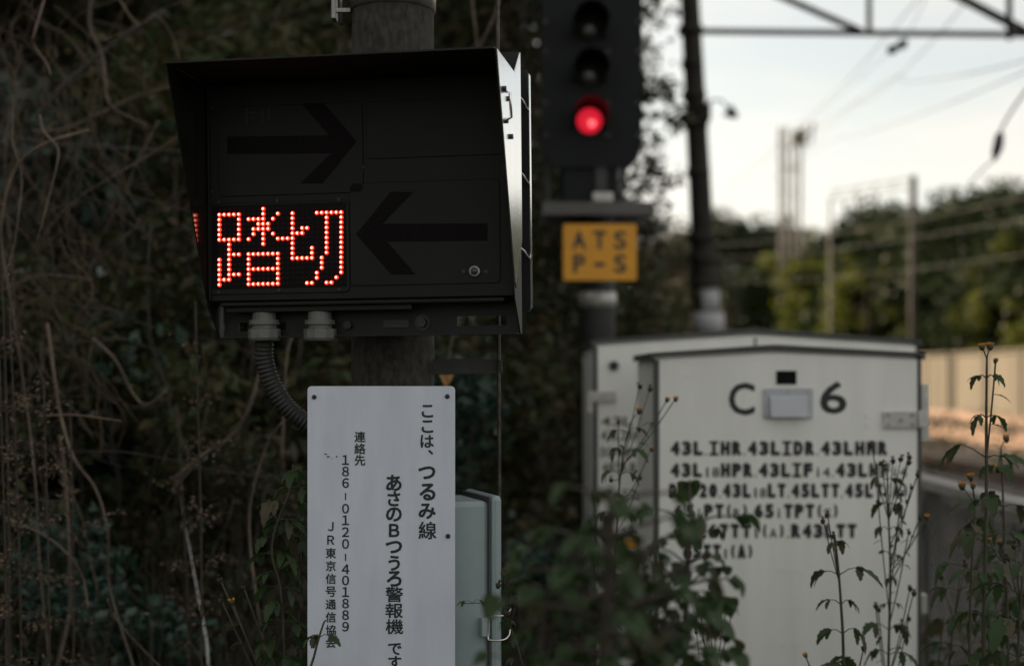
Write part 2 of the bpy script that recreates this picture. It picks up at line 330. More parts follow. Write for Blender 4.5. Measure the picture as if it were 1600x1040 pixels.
# thin-leaved edge of the wood, where sky shows through beside the signal
ET = make_tree('roadside_tree', 5.9, .95, 1.0, .12, 3600, 'leaf_dark', 41, .5, .40, .07, 1, 46)
for i, (px, d, s, zz) in enumerate([(930, 11.5, .72, .9), (880, 13.5, 1.15, .5), (835, 12.2, 1.0, .6), (800, 14.2, 1.35, .9), (862, 16.0, 1.3, .8)]):
    q = P(px, 585, d)
    place(ET, i > 0, (q.x, q.y, zz), s, 1.3+i*2.0, ['slim leafy tree showing sky through its crown right of the signal', 'thin leafy tree standing right behind the signal', 'thin leafy tree between display and signal with sky holes', 'thin leafy tree hidden mostly by the display edge', 'thin leafy tree farthest back behind the signal'][i], 'tree', 'thin trees at the edge of the wood')
# undergrowth on the bank, too dense to count
n = 90000; X = rng.uniform(-14, 2.2, n); Y = rng.uniform(5.5, 25, n)
Z = np.array([bank_h(a, b_) for a, b_ in zip(X, Y)])+rng.random(n)**1.5*.75*np.clip((2.6-X), .3, 1)
tag(quads('undergrowth', leaf_quads(np.stack([X, Y, Z], 1), .12, .45, .4, .2), 'leaf_under'), 'dense dark undergrowth covering the bank below the trees', 'undergrowth', None, 'stuff')
# evergreen shrubs behind the display, with unseen ones added for shade
def make_shrub(seed, H, R, leaf, n, lm='leaf_dark'):
    g = random.Random(seed); ng = np.random.default_rng(seed); root = thing('evergreen_shrub', None, None); sm = MB(); C = []
    for k in range(26):
        a = g.uniform(0, 6.28); rr = R*math.sqrt(g.random()); z = H*g.uniform(.25, 1)*(1-.35*(rr/R)**2); q = Vector((rr*math.cos(a), rr*math.sin(a), z))
        sm.tube(limb_points((q.x*.2, q.y*.2, -.1), q, 6, .1, g), [.016*(1-.13*i) for i in range(7)], 5)
        m = n//26; C.append(unit(ng.normal(size=(m, 3)))*(ng.random((m, 1))**.5)*np.array([.36, .36, .30])*R*.9+np.array(q))
    sm.build('stem', 'bark', root); quads('foliage', leaf_quads(np.concatenate(C), leaf, .48, .25, .4, ng), lm, root); return root
SH = [make_shrub(61, 2.5, .85, .055, 9500, 'leaf_dark'), make_shrub(62, 2.5, .85, .095, 3300, 'leaf_teal'), make_shrub(63, 2.5, .85, .06, 7000, 'leaf_olive')]
sp = [(-3.0, 6.1, 1.15), (-2.25, 5.6, 1.0), (-1.5, 6.0, 1.15), (-.8, 5.9, 1.05), (-2.7, 7.2, 1.35), (-1.1, 7.1, 1.35), (-.75, 6.9, 1.0), (-.35, 5.6, .62), (.3, 8.9, 1.0), (-.1, 8.6, 1.2), (-3.6, 5.0, 1.1), (.55, 10, .8), (.72, 11.5, .75), (1.0, 14, .85), (-1.9, 8.0, 1.5), (-3.7, 7.0, 1.3), (-4.5, 7.8, 1.35), (-1.6, 5.2, .8), (-.95, 4.9, .5), (-1.35, 4.6, .42), (-2.0, 4.7, .62), (-.55, 4.4, .36), (.25, 3.45, .25), (1.4, 20, 1.4), (2.3, 23, 1.55), (.75, 3.4, .25), (1.2, 3.4, .25), (.5, 2.9, .30), (1.0, 2.9, .30), (.3, 2.5, .24), (.75, 2.45, .24), (1.3, 2.9, .29), (.1, 3.0, .30)]  # added unseen: low ones dim the cabinet foot, outermost left pair stops the sun
for i, (x, y, s) in enumerate(sp):
    place(SH[i % 3], i >= 3, (x, y, 0), s, random.uniform(0, 6.28), 'dark glossy leaved shrub in the thicket or added out of view for shade', 'shrub', 'evergreen shrubs in the thicket')

# vines and bare branches of the thicket
def smooth_line(pts, per=5):
    pts = [Vector(p) for p in pts]; q = [pts[0]*2-pts[1]]+pts+[pts[-1]*2-pts[-2]]; out = []
    for i in range(1, len(q)-2):
        a, b_, c_, d_ = q[i-1:i+3]
        for k in range(per):
            t = k/per; out.append(.5*((2*b_)+(c_-a)*t+(2*a-5*b_+4*c_-d_)*t*t+(3*b_-a-3*c_+d_)*t**3))
    return out+[pts[-1]]
def vine(pxs, d, wpx, m, label, cat='vine', name='bare_vine', dd=.0, group=None):
    n = len(pxs); pts = [P(x, y, d+dd*i/(n-1)+random.uniform(-.05, .05)) for i, (x, y) in enumerate(pxs)]; L = smooth_line(pts)
    r = wpx/FPX*d/2*.68; o = MB().tube(L, [r*(1.1-.45*i/len(L))*random.uniform(.88, 1.12) for i in range(len(L))], 7).build(name, m)
    c_ = L[-1]; 
    return tag(o, label, cat, group)
vine([(140, 203), (70, 225), (25, 262), (4, 330), (3, 385), (20, 490), (40, 620), (56, 760), (62, 880), (80, 1060)], 3.9, 7, 'vine_tan', 'pale tan vine arching at the far left edge of the thicket')
vine([(75, -20), (53, 55), (52, 70), (72, 98), (80, 118)], 3.9, 6, 'vine_tan', 'tan vine hanging from the top at the far left')
vine([(62, 180), (68, 205), (90, 232), (88, 262), (76, 310), (60, 370), (54, 400)], 3.8, 6, 'vine_tan', 'short bent tan vine crossing the long arching one')
vine([(145, -20), (140, 40), (160, 90), (168, 155), (185, 175), (228, 195)], 4.6, 9, 'vine_tan', 'brown vine dropping beside the display top left')
vine([(-20, 205), (60, 222), (150, 230), (300, 238)], 5.0, 11, 'vine_dark', 'thick dark branch lying level left of the display', 'branch', 'bare_branch')
vine([(60, 185), (95, 140), (140, 98), (190, 60), (260, 20)], 5.0, 12, 'vine_dark', 'thick dark branch slanting up toward the display top', 'branch', 'bare_branch')
vine([(50, 205), (100, 202), (150, 180), (215, 150), (290, 130)], 4.8, 7, 'vine_tan', 'brown branch rising toward the display hood', 'branch', 'bare_branch')
vine([(180, -10), (215, 38), (245, 25), (270, 60), (280, 95)], 4.5, 5, 'vine_tan', 'looping brown twig left of the pole top', 'twig', 'bare_twig')
vine([(74, 505), (85, 590), (95, 650), (115, 715), (150, 765), (168, 830), (172, 920), (215, 1060)], 3.9, 8, 'vine_tan', 'winding tan vine in the lower left thicket')
vine([(93, 680), (103, 760), (108, 860), (108, 960), (85, 1060)], 4.0, 9, 'vine_tan', 'straight pale stem rising in the lower left thicket', 'dry stalk', 'dry_stalk')
vine([(8, 808), (40, 822), (75, 840), (110, 870), (130, 905), (138, 950)], 3.7, 7, 'vine_tan', 'tan twig bowing across the lower left stems', 'twig', 'bare_twig')
vine([(145, 528), (180, 562), (205, 610), (228, 632), (260, 610)], 4.2, 6, 'vine_tan', 'hooked pale twig below and left of the display', 'twig', 'bare_twig')
vine([(272, 748), (310, 715), (355, 685), (388, 640), (405, 580), (412, 540)], 4.4, 9, 'vine_tan', 'blurred tan branch under the display and hose', 'branch', 'bare_branch')
vine([(168, 935), (180, 965), (215, 1005), (260, 1050)], 3.6, 3.4, 'vine_tan', 'pale twig slanting down at the bottom left', 'twig', 'bare_twig')
vine([(60, 650), (110, 648), (150, 652), (190, 658)], 3.6, 6, 'panicle', 'pale broken twig lying level among the panicles', 'twig', 'bare_twig')
vine([(440, 720), (444, 640), (448, 560), (458, 520)], 4.2, 7, 'vine_tan', 'upright tan stem just left of the white board', 'dry stalk', 'dry_stalk')
vine([(420, 1050), (400, 930), (390, 800), (415, 700), (440, 660)], 3.9, 6, 'vine_tan', 'brown stem rising behind the leafy weed beside the board', 'dry stalk', 'dry_stalk')
vine([(655, 560), (690, 640), (700, 560), (715, 500), (735, 440)], 4.6, 5, 'vine_tan', 'thin twig behind the gap right of the pole', 'twig', 'bare_twig')
vine([(735, -20), (742, 40), (748, 110)], 5.0, 5, 'vine_tan', 'brown stem hanging between pole and thin rod', 'dry stalk', 'dry_stalk')
vine([(785, -20), (770, 30), (740, 90)], 5.0, 6, 'vine_tan', 'brown twig slanting behind the thin rod', 'twig', 'bare_twig')
for i in range(52):
    px = random.uniform(-40, 480); py = random.uniform(-20, 900); a = random.choice([random.gauss(math.pi/2, .35), random.uniform(0, math.pi)]); L = random.uniform(120, 420); pts = []
    for k in range(6):
        pts.append((px, py)); a += random.gauss(0, .2); px += math.cos(a)*L/5; py += math.sin(a)*L/5
    vine(pts, random.uniform(4.0, 5.8), random.uniform(2, 4.5), random.choice(['vine_tan', 'vine_dark', 'vine_dark']), 'tangled brown twig in the dark thicket left of the display', 'twig', 'thicket_twig', random.uniform(-.5, .5), 'tangled twigs of the thicket')

cm = MB()
for i in range(300):
    px, py = random.gauss(50, 75), random.uniform(-30, 640); d = random.uniform(4.2, 5.6); a = random.gauss(math.pi/2, .5); L = random.uniform(60, 260); pts = []
    for k in range(6):
        pts.append(P(px, py, d)+Vector((0, random.uniform(-.03, .03), 0))); a += random.gauss(0, .45); px += math.cos(a)*L/5; py += math.sin(a)*L/5
    w_ = random.uniform(.0010, .0024); cm.tube(smooth_line(pts, 2), w_, 3, False)
tag(cm.build('dead_creeper', 'creeper'), 'brown tangle of dead fine creepers hanging at the far left', 'dead creeper', None, 'stuff')
# dry standing grass and dead stalks at the foot of the thicket
n = 1300; X = np.concatenate([rng.uniform(-2.3, -.35, n), rng.uniform(-.2, .10, 700)]); Y = np.concatenate([rng.uniform(3.9, 5.8, n), rng.uniform(4.7, 6.5, 700)]); n = len(X)
Hh = rng.uniform(.35, 1.15, n)*np.where(X > -.1, .85, 1); A = rng.normal(0, .26, (n, 2))*Hh[:, None]; wv = rng.uniform(.0012, .003, n)
Bp = np.stack([X, Y, np.zeros(n)], 1); Mp = Bp+np.stack([A[:, 0]*.35, A[:, 1]*.35, Hh*.6], 1); Tp = Bp+np.stack([A[:, 0], A[:, 1], Hh], 1)
sx = np.stack([wv, np.zeros(n), np.zeros(n)], 1)
V = np.stack([Bp-sx, Bp+sx, Mp+sx, Tp, Mp-sx], 1)
tag(quads('dry_grass', V, 'straw', nv=5), 'dry brown standing grass at the foot of the thicket', 'dry grass', None, 'stuff')
# leaf litter and low ground cover near fence and cabinets
n = 16000; X = rng.uniform(-3, 2.8, n); Y = rng.uniform(2.6, 12, n); Z = rng.random(n)**2*.25
tag(quads('ground_cover', leaf_quads(np.stack([X, Y, Z], 1), .06, .5, .5, .1), 'leaf_under'), 'low ground cover and litter around posts and cabinets', 'ground cover', None, 'stuff')

# scrubby weeds growing between the rails
n = 5200; cx = rng.uniform(3.6, 13.5, 46); cy = rng.uniform(15, 40, 46); k = rng.integers(0, 46, n); hgt = rng.uniform(.12, .5, 46)[k]
X = cx[k]+rng.normal(0, .28, n); Y = cy[k]+rng.normal(0, .5, n); Z = .2+hgt*rng.random(n)
tag(quads('trackside_scrub', leaf_quads(np.stack([X, Y, Z], 1), .11, .4, .3, .1), 'leaf_under'), 'scattered dark scrub growing between the railway tracks', 'scrub', None, 'stuff')
# dried panicles at the left edge
def panicle(px, py0, py1, d, label, lean=0, dens=260, spread=.05):
    a, b_ = P(px, py0, d), P(px+lean, py1, d); a.z = 0; t = thing('dried_panicle', label, 'dry weed', a, 'dry weeds at the left edge')
    L = [Vector((0, 0, 0)), (b_-a)*.5+Vector((.02, 0, .03)), b_-a]; L = smooth_line(L, 6); MB().tube(L, [.004*(1.2-.8*i/len(L)) for i in range(len(L))], 5).build('stem', 'stem_brown', t)
    C = []; sb = MB()
    for k in range(12):
        q = L[int(len(L)*(.55+.44*k/12))-1]; e = q+Vector((random.gauss(0, spread*1.6), random.gauss(0, spread), random.uniform(.0, .07))); sb.tube([q, (q+e)/2+Vector((0, 0, .012)), e], [.0015, .0012, .0008], 4)
        for j in range(dens//12):
            C.append(np.array(q.lerp(e, random.random()))+rng.normal(0, spread*.22, 3))
    sb.build('branchlets', 'stem_brown', t); quads('seed_head', leaf_quads(np.array(C), .011, .55, .1, .4), 'panicle', t)
for px, y1, d, ln, lb in [(25, 480, 3.5, -10, 'brown dried panicle standing tallest at the far left'), (60, 590, 3.45, 8, 'brown dried panicle right beside the tallest one'), (-5, 560, 3.4, 4, 'dried panicle cut by the left picture edge'),
                          (95, 640, 3.7, 15, 'smaller dried panicle leaning right in the thicket'), (300, 470, 3.6, 5, 'dried panicle just left of the display bottom'), (290, 640, 4.0, -12, 'faint dried panicle in the middle of the thicket'), (8, 230, 3.6, -12, 'dried panicle highest up at the left picture edge')]:
    panicle(px, 1200, y1, d, lb, ln, 240, .045)

# ---------------------------------------------------------------- concrete pole
PD = 3.03; pc = P(614, 585, PD)
pole = thing('utility_pole', 'grey concrete utility pole carrying the black display', 'pole', (pc.x, pc.y, 0))
MB().tube([(0, 0, -.4), (0, 0, 1.5), (0, 0, 6.5)], [.0895, .0882, .082], 40).build('shaft', 'concrete', pole)
bd = MB().tube([(0, 0, 2.272), (0, 0, 2.2725), (0, 0, 2.335), (0, 0, 2.3355)], [.0872, .0915, .0915, .0872], 40, False); bd = bd.build('steel_band', 'dull_steel', pole)
cl = MB(); zb = 2.30
cl.box((-.128, -.03, zb-.05), (-.118, .005, zb+.05), .002); cl.box((-.121, -.028, zb-.035), (-.088, -.018, zb-.027)); cl.box((-.121, -.028, zb+.020), (-.088, -.018, zb+.028))
cl.tube([(-.108, -.02, zb-.06), (-.108, -.02, zb+.06)], .005, 8); cl.build('band_clasp', 'dull_steel', bd)

# ---------------------------------------------------------------- train approach display
TH = math.radians(9)
disp = thing('warning_display', 'black hooded level crossing display with red dot matrix characters', 'display', (-.3002, 2.772, 1.862), None, (0, math.radians(-.6), -TH))
DM = Matrix.Translation(disp.location) @ disp.rotation_euler.to_matrix().to_4x4(); DI = DM.inverted()
def FP(px, py, dep=0):             # spot of the photo -> (u, w) on the plane at depth dep of the display face
    o = DI @ Vector((0, 0, EYE)); q = DI @ P(px, py, 1.0); r = q-o; k = (dep-o.y)/r.y; h = o+r*k; return h.x, h.z
def fbox(mb, x0, y0, x1, y1, d0, d1, bev=0):
    a, b_ = FP(x0, y1), FP(x1, y0); return mb.box((a[0], d0, a[1]), (b_[0], d1, b_[1]), bev)
hs = MB(); hs.box((-.301, .012, -.215), (.301, .135, .212), .006); hs.build('housing', 'black_paint', disp)
fc = MB(); fc.box((-.306, 0, -.214), (.306, .011, .2135), .0015); face = fc.build('face_plate', 'panel_black', disp)
# visor: top sheet and two side cheeks
MB().box((-.306, -.200, .2145), (.306, .078, .2175)).build('visor', 'hood_black', disp)
cheek = [(-.200, .2145), (-.196, .2145), (.0795, .2145), (.0795, -.285), (.062, -.285), (-.004, -.222)]
lc = MB().prism(cheek[:3]+[(.0795, -.214), (-.0075, -.214)], 'x', -.3095, -.3065).build('side_cheek', 'hood_gloss', disp); MB().prism([(.0795, -.2145), (.0795, -.285), (.062, -.285), (-.004, -.222), (-.0068, -.2145)], 'x', -.3095, -.3065).build('cheek_foot', 'hood_black', lc)
ck = MB().prism(cheek, 'x', .3065, .3088).build('side_cheek', 'hood_black', disp)
sk = MB().prism([(-.199, .2135), (.0, .2135), (.078, .268), (.078, -.1), (.0, -.2), (-.012, -.19)], 'x', .3092, .3110).build('outer_skin', 'bright_metal', disp); sk['label'] = 'bright bare metal outer side sheet of the hood'
for a, z in ((-.135, .155), (-.075, .148), (-.115, .10), (-.06, .08)): MB().tube([(.310, a, z), (.3165, a, z)], .005, 8).build('bolt_head', 'dark_steel', sk)
hd = MB().tube([(.311, -.12, .10), (.3225, -.12, .105), (.3225, -.128, .148), (.311, -.128, .152)], .0032, 6); hd.build('grab_handle', 'bright_metal', disp)
rp = MB(); rp.box((-.300, .080, -.214), (.306, .084, .271)); rp.build('back_plate', 'black_paint', disp)
fl = MB().prism(rrect(.270, -.238, .3135, .252, .008), 'y', .165, .180).build('rear_flange', 'black_paint', disp)
MB().prism(rrect(.3137, -.230, .3157, .244, .0007), 'y', .163, .182).build('flange_edge', 'bright_metal', fl)
for z in (.178, .028, -.123):
    MB().tube([(.302, .085, z+.010), (.3085, .12, z+.004), (.3115, .162, z-.006)], .0026, 6).build('hook_bolt', 'stainless', fl)
# panel outlines: proud frames
def panel(name, x0, y0, x1, y1, dep=.0025, r=.009):
    a, b_ = FP(x0, y1), FP(x1, y0); bm = MB().prism(rrect(a[0], a[1], b_[0], b_[1], r), 'y', -dep, .001)
    o = bm.build(name, 'panel_black', disp)
    g = MB(); P1 = rrect(a[0]-.0016, a[1]-.0016, b_[0]+.0016, b_[1]+.0016, r+.0016); g.prism(P1, 'y', -.0006, .0008); g.build('seam', 'window_black', o); return o
pa = panel('arrow_panel', 343, 160, 566, 307); pb = panel('blank_panel', 574, 152, 786, 248); pd_ = panel('arrow_panel', 549, 280, 780, 446); pl = panel('led_panel', 324, 313, 545, 460)
def arrow(pts, parent):
    mb = MB().prism([FP(*q) for q in pts], 'y', -.0033, -.0026); o = mb.build('arrow', 'arrow_dark', parent); return o
arrow([(356, 214), (515, 212), (471, 162), (507, 162), (558, 221), (505, 287), (470, 287), (518, 240), (356, 241)], pa)
arrow([(557, 366), (611, 300), (647, 300), (598, 350), (762, 349), (762, 376), (606, 378), (650, 429), (612, 429)], pd_)
st = MB(); x0, z0 = FP(385, 182)
for k, (dx, dz, w_, h_) in enumerate([(0, 0, .003, .03), (.008, .006, .016, .002), (.008, -.004, .016, .002), (.032, 0, .003, .026), (.045, .002, .003, .03)]): st.box((x0+dx, -.0031, z0+dz-h_/2), (x0+dx+w_, -.0026, z0+dz+h_/2))
st.build('worn_mark', 'black_paint', pa)
sn = FP(742, 424); so = MB().tube([(sn[0], -.0026, sn[1]), (sn[0], -.006, sn[1]), (sn[0], -.0062, sn[1])], [.0115, .0115, .008], 20).build('photo_sensor', 'dull_steel', pd_)
MB().ball((sn[0], -.006, sn[1]), .0075, 2, (1, .6, 1)).build('sensor_lens', 'lens_off', so)
for q in ((725, 424), (760, 424)): u, z = FP(*q); MB().tube([(u, -.0024, z), (u, -.0045, z)], .004, 8).build('panel_screw', 'dark_steel', disp)
for q in ((343, 456), (437, 453), (531, 452), (343, 316), (434, 314), (530, 312)): u, z = FP(*q); MB().tube([(u, -.0024, z), (u, -.0042, z)], .0035, 8).build('panel_screw', 'dark_steel', disp)
for q in ((331, 170), (331, 300), (331, 440), (788, 262), (568, 262)): u, z = FP(*q); MB().tube([(u, .0, z), (u, -.002, z)], .0028, 8).build('panel_screw', 'dark_steel', disp)
MB().box((-.3035, -.0075, -.212), (-.300, -.0005, .205)).build('edge_trim', 'panel_black', disp)
a, b_ = FP(333, 452), FP(541, 316); win = MB().box((a[0], -.0035, a[1]), (b_[0], -.0024, b_[1])).build('led_window', 'window_black', pl)
# dot matrix, column and row of every lit dot as they show in the photograph
def H_(r, a, b): return [(c, r) for c in range(a, b+1)]
def V_(c, a, b): return [(c, r) for r in range(a, b+1)]
K1 = H_(1, 0, 4)+V_(0, 1, 6)+V_(4, 1, 6)+H_(6, 0, 4)+V_(2, 7, 13)+H_(9, 2, 4)+H_(13, 2, 4)+V_(0, 10, 15)+H_(14, 0, 2)+V_(9, 0, 7)+H_(2, 6, 9)+[(11, 2), (12, 1)]+H_(3, 8, 10)+H_(4, 7, 10)+[(7, 5), (11, 5), (6, 6)]+H_(9, 6, 12)+V_(6, 9, 15)+V_(12, 9, 15)+H_(12, 6, 12)+H_(15, 6, 12)
K2 = H_(6, 12, 15)+V_(15, 1, 10)+H_(5, 15, 17)+[(17, 4), (18, 4)]+H_(10, 15, 19)+V_(19, 8, 10)+H_(1, 20, 25)+V_(25, 1, 13)+V_(22, 2, 9)+V_(21, 10, 12)+V_(20, 13, 14)+[(18, 15), (19, 15), (24, 14), (22, 15), (23, 15)]
def led_pos(c, r): return FP(344.2+7.60*c, 328.3-.158*c+7.79*r)
for dots in (K1, K2):
    A, B = MB(), MB()
    for c, r in sorted(set(dots)):
        u, z = led_pos(c, r); A.ball((u, -.0040, z), .0044, 2, (1, .8, 1)); B.ball((u-.0002, -.0066, z+.0002), .0025, 1, (1, .6, 1))
    ch = A.build('led_character', 'led_red', win); B.build('led_glow', 'led_core', ch)
lit = set(K1+K2); offd = MB()
for c in range(26):
    for r in range(16):
        if (c, r) not in lit:
            u, z = led_pos(c, r); offd.ball((u, -.0036, z), .0030, 1, (1, .5, 1))
tag(offd.build('unlit_dots', 'led_off', win), None, None, None, 'stuff')
# mounting rail under the box, with slots
rl = MB(); zt, zb_ = -.216, -.283; dpt = .0720
def zz(py): return FP(600, py, dpt)[1]
def ux(px): return FP(px, 505, dpt)[0]
cuts = [(374, 447, 500, 514), (715, 792, 496, 511)]
xs = [-.300]+[ux(c[k]) for c in cuts for k in (0, 1)]+[.305]
for i in range(0, len(xs)-1, 2): rl.box((xs[i], dpt-.003, zb_), (xs[i+1], dpt, zt))
for a, b_, t0, t1 in cuts: rl.box((ux(a), dpt-.003, zz(t0)), (ux(b_), dpt, zt)); rl.box((ux(a), dpt-.003, zb_), (ux(b_), dpt, zz(t1)))
rl.box((-.300, dpt-.032, zb_-.003), (.305, dpt, zb_-.0005))
rail = rl.build('mounting_rail', 'black_paint', disp)
bt = MB(); u, z = ux(661), zz(505); bt.tube([(u, dpt-.003, z), (u, dpt-.006, z)], .016, 20); bt.tube([(u, dpt-.006, z), (u, dpt-.018, z)], .010, 6)
u2, z2 = ux(545), zz(507); bt.tube([(u2, dpt-.003, z2), (u2, dpt-.014, z2)], .009, 6); bt.build('rail_bolt', 'dark_steel', rail)
pt = MB(); pt.box((ux(600), dpt-.006, zz(512)), (ux(640), dpt-.0035, zz(500))); pt.build('rail_tab', 'dark_steel', rail)
bb = MB(); bb.box((-.02, .085, -.27), (.13, .17, -.225)); bb.box((-.02, .1355, .05), (.13, .175, .10)); bb.build('pole_bracket', 'dark_steel', disp)
bl = MB(); bl.box((-.285, .006, -.2245), (.285, .068, -.2155), .003); bl.box((-.28, .02, -.236), (.10, .035, -.2248), .002); bl.build('bottom_rib', 'black_paint', disp)
for px, ex in ((413, 0), (500, 2)):
    u = FP(px, 515, .045)[0]; zf = lambda py: FP(px, py, .045)[1]
    g = MB(); g.tube([(u, .045, -.2246), (u, .045, zf(501))], .024, 18); g.tube([(u, .045, zf(500)), (u, .045, zf(507))], .030, 20); g.tube([(u, .045, zf(507.3)), (u, .045, zf(513))], .024, 20)
    g.tube([(u, .045, zf(513.3)), (u, .045, zf(514.5)), (u, .045, zf(528)), (u, .045, zf(532))], [.0295, .0325, .0325, .029], 10); g.smooth = set(); g.build('cable_gland', 'grey_plastic', disp)
# corrugated hose from the gland down behind the white board
hp = smooth_line([P(413, 531, 2.87), P(413, 560, 2.875), P(424, 597, 2.88), P(447, 634, 2.885), P(480, 662, 2.89), P(520, 690, 2.90), P(545, 740, 2.905), P(548, 900, 2.905)], 22)
ds = [0]
for i in range(1, len(hp)): ds.append(ds[-1]+(hp[i]-hp[i-1]).length)
L_ = []; R_ = []; k = 0; tot = ds[-1]; N_ = int(tot/.0022)
for i in range(N_):
    s_ = i*.0022
    while k < len(ds)-2 and ds[k+1] < s_: k += 1
    L_.append(hp[k].lerp(hp[k+1], (s_-ds[k])/max(1e-6, ds[k+1]-ds[k]))); R_.append(.0184+(.0014 if (i % 4) < 2 else -.0010))
tag(MB().tube(L_, R_, 20).build('cable_hose', 'hose'), 'black corrugated cable hose curving from display to white board', 'hose')

# ---------------------------------------------------------------- white notice board
BD = 2.80; B0, B1 = P(480.5, 603, BD), P(711, 603, BD)
board = thing('notice_board', 'white notice board with vertical black lettering below the display', 'notice board', (0, BD, 0))
MB().prism(rrect(B0.x, .70, B1.x, B0.z, .008), 'y', 0, .003).build('panel', 'board_white', board)
for q in ((491, 620), (699, 619), (700, 837)):
    c_ = P(*q, BD); s_ = MB().tube([(c_.x, -.0005, c_.z), (c_.x, -.003, c_.z), (c_.x, -.0032, c_.z)], [.0047, .0043, .002], 14); s_.build('screw', 'ink', board)
br = MB(); br.box((-.34, .0035, 1.36), (-.165, .016, 1.40)); br.box((-.30, .016, 1.36), (-.2, .15, 1.40)); br.box((-.34, .0035, .80), (-.165, .016, .84)); br.box((-.30, .016, .80), (-.2, .15, .84)); br.build('mounting_bracket', 'dull_steel', board)
pxm = BD/FPX
def column(chars, bold, name='lettering'):
    mb = MB()
    for ch, x, y, sz in chars:
        c_ = P(x, y, BD)
        if ch == '|': mb.box((c_.x-.0011, -.0012, c_.z-sz/2*pxm), (c_.x+.0011, -.0009, c_.z+sz/2*pxm)); continue
        dense = ch in '線警報機'; v, f = glyph(ch, 0); big = max(v[:, 0].max()-v[:, 0].min(), v[:, 1].max()-v[:, 1].min())
        big_w = 27.5*pxm if ch in '警報機' else (v[:, 0].max()-v[:, 0].min())/big*sz*pxm; put_glyph(mb, ch, c_.x, c_.z, big_w, (23.8*pxm if ch in '警報機' else (v[:, 1].max()-v[:, 1].min())/big*sz*pxm), -.0011, bold*(.5 if dense else 1))
    return mb.build(name, 'ink', board)
column([('こ', 668, 642, 20), ('こ', 668, 666, 20), ('は', 667.5, 689, 21), ('、', 673, 706, 8)], .026)
column([('つ', 667, 738, 27), ('る', 668, 768, 27), ('み', 667.5, 798, 27), ('線', 668, 828, 28)], .034)
column([('あ', 615.5, 754, 26), ('さ', 615.5, 778.5, 24), ('の', 615.5, 803, 25), ('Ｂ', 616, 828, 21), ('つ', 615.5, 854, 26), ('う', 616, 879, 24), ('ろ', 616, 903.5, 25), ('警', 616, 928, 25), ('報', 616, 953, 25), ('機', 616.5, 978, 25)], .034)
column([('で', 617, 1013, 21), ('す', 617, 1034, 21)], .026)
column([('連', 562.5, 682, 17.5), ('絡', 562.5, 700.5, 17.5), ('先', 562.5, 718.5, 17)], .022)
column([(c_, 540, y, 15.5) for c_, y in zip('１８６', (718, 736, 754))]+[('|', 540, 775, 11)]+[(c_, 540, y, 15.5) for c_, y in zip('０１２０', (794, 812, 830.5, 849))]+[('|', 540, 870, 11)]+[(c_, 540, y, 15.5) for c_, y in zip('４０１８８９', (888.5, 906, 924, 942, 960, 978))], .022)
column([('Ｊ', 517, 822, 14.5), ('Ｒ', 517, 843, 14.5)]+[(c_, 517, y, 16.5) for c_, y in zip('東京信号通信協会', (863.5, 883.5, 903.5, 923.5, 943.5, 963.5, 983.5, 1003))], .022)
sm_ = MB()
for x, y, w_, h_ in ((509, 709, 4, 1.6), (513, 713, 5, 1.8), (526, 713, 2.2, 2.2), (519, 716, 2, 1)):
    c_ = P(x, y, BD); sm_.prism(rrect(c_.x-w_/2*pxm, c_.z-h_/2*pxm, c_.x+w_/2*pxm, c_.z+h_/2*pxm, .0006, 2), 'y', -.0008, -.0004)
sm_.build('scratch_mark', 'soft_ink', board)

# ---------------------------------------------------------------- thin rod and its arm, junction box
rx = P(779.5, 585, 3.0); rod = thing('steel_rod', 'thin rusty steel rod standing right of the pole', 'rod', (rx.x, rx.y, 0))
MB().tube([(.004, 0, -.2), (0, 0, 1.5), (-.006, 0, 3.4)], .0042, 10).build('rod', 'rusty_rod', rod)
ar = MB(); z = EYE-(572-HZ)/FPX*3.0; x0 = P(672, 0, 3.0).x-rx.x; ar.box((x0, .012, z-.0165), (.004, .018, z+.0165), .001); ar.box((.001, -.008, z-.013), (.007, .012, z+.013), .001)
arm = ar.build('bracket_arm', 'dark_steel', rod)
JA = math.radians(19); jn = P(781, 800, 2.86)
jb = thing('junction_box', 'pale grey green plastic junction box beside the white board', 'junction box', (jn.x, jn.y, 0), None, (0, 0, JA))
zt = EYE-(774-HZ)/FPX*2.86; zbdy = EYE-(783-HZ)/FPX*2.86
MB().box((-.105, .012, .60), (-.0185, .185, zbdy), .010).build('body', 'box_plastic', jb)
MB().box((-.018, 0, .585), (.006, .197, zt), .010).build('lid', 'box_plastic', jb)
MB().box((-.0215, .004, .59), (-.0185, .193, zt-.003), .001).build('gasket', 'cabinet_edge', jb)
z0, z1 = EYE-(997-HZ)/FPX*2.86, EYE-(960-HZ)/FPX*2.86
lt = MB(); lt.tube(smooth_line([(.022, -.004, z1+.012), (.008, -.012, z1+.001), (-.018, -.010, z1), (-.026, -.006, z1-.004), (-.027, -.006, z0+.006), (-.022, -.010, z0), (.004, -.014, z0), (.018, -.006, z0+.008), (.020, -.004, z0+.018)], 4), .0018, 8)
lt = lt.build('latch', 'stainless', jb); MB().box((-.040, -.006, z0+.006), (-.0225, .012, z1-.004), .002).build('latch_pad', 'box_plastic', lt)

# orange leaf caught in the gap
q = P(697, 594, 3.9); ol = MB(); ol.v += [tuple(q+Vector(v)) for v in ((-.020, 0, .016), (.0, .006, .014), (.020, .002, .017), (.013, -.006, -.004), (.0, -.004, -.022), (-.010, -.006, -.003))]; ol.f += [[0, 1, 4, 5], [1, 2, 3, 4]]
tag(ol.build('fallen_leaf', 'orange_leaf'), 'single orange leaf hanging beside the pole above the board', 'leaf')

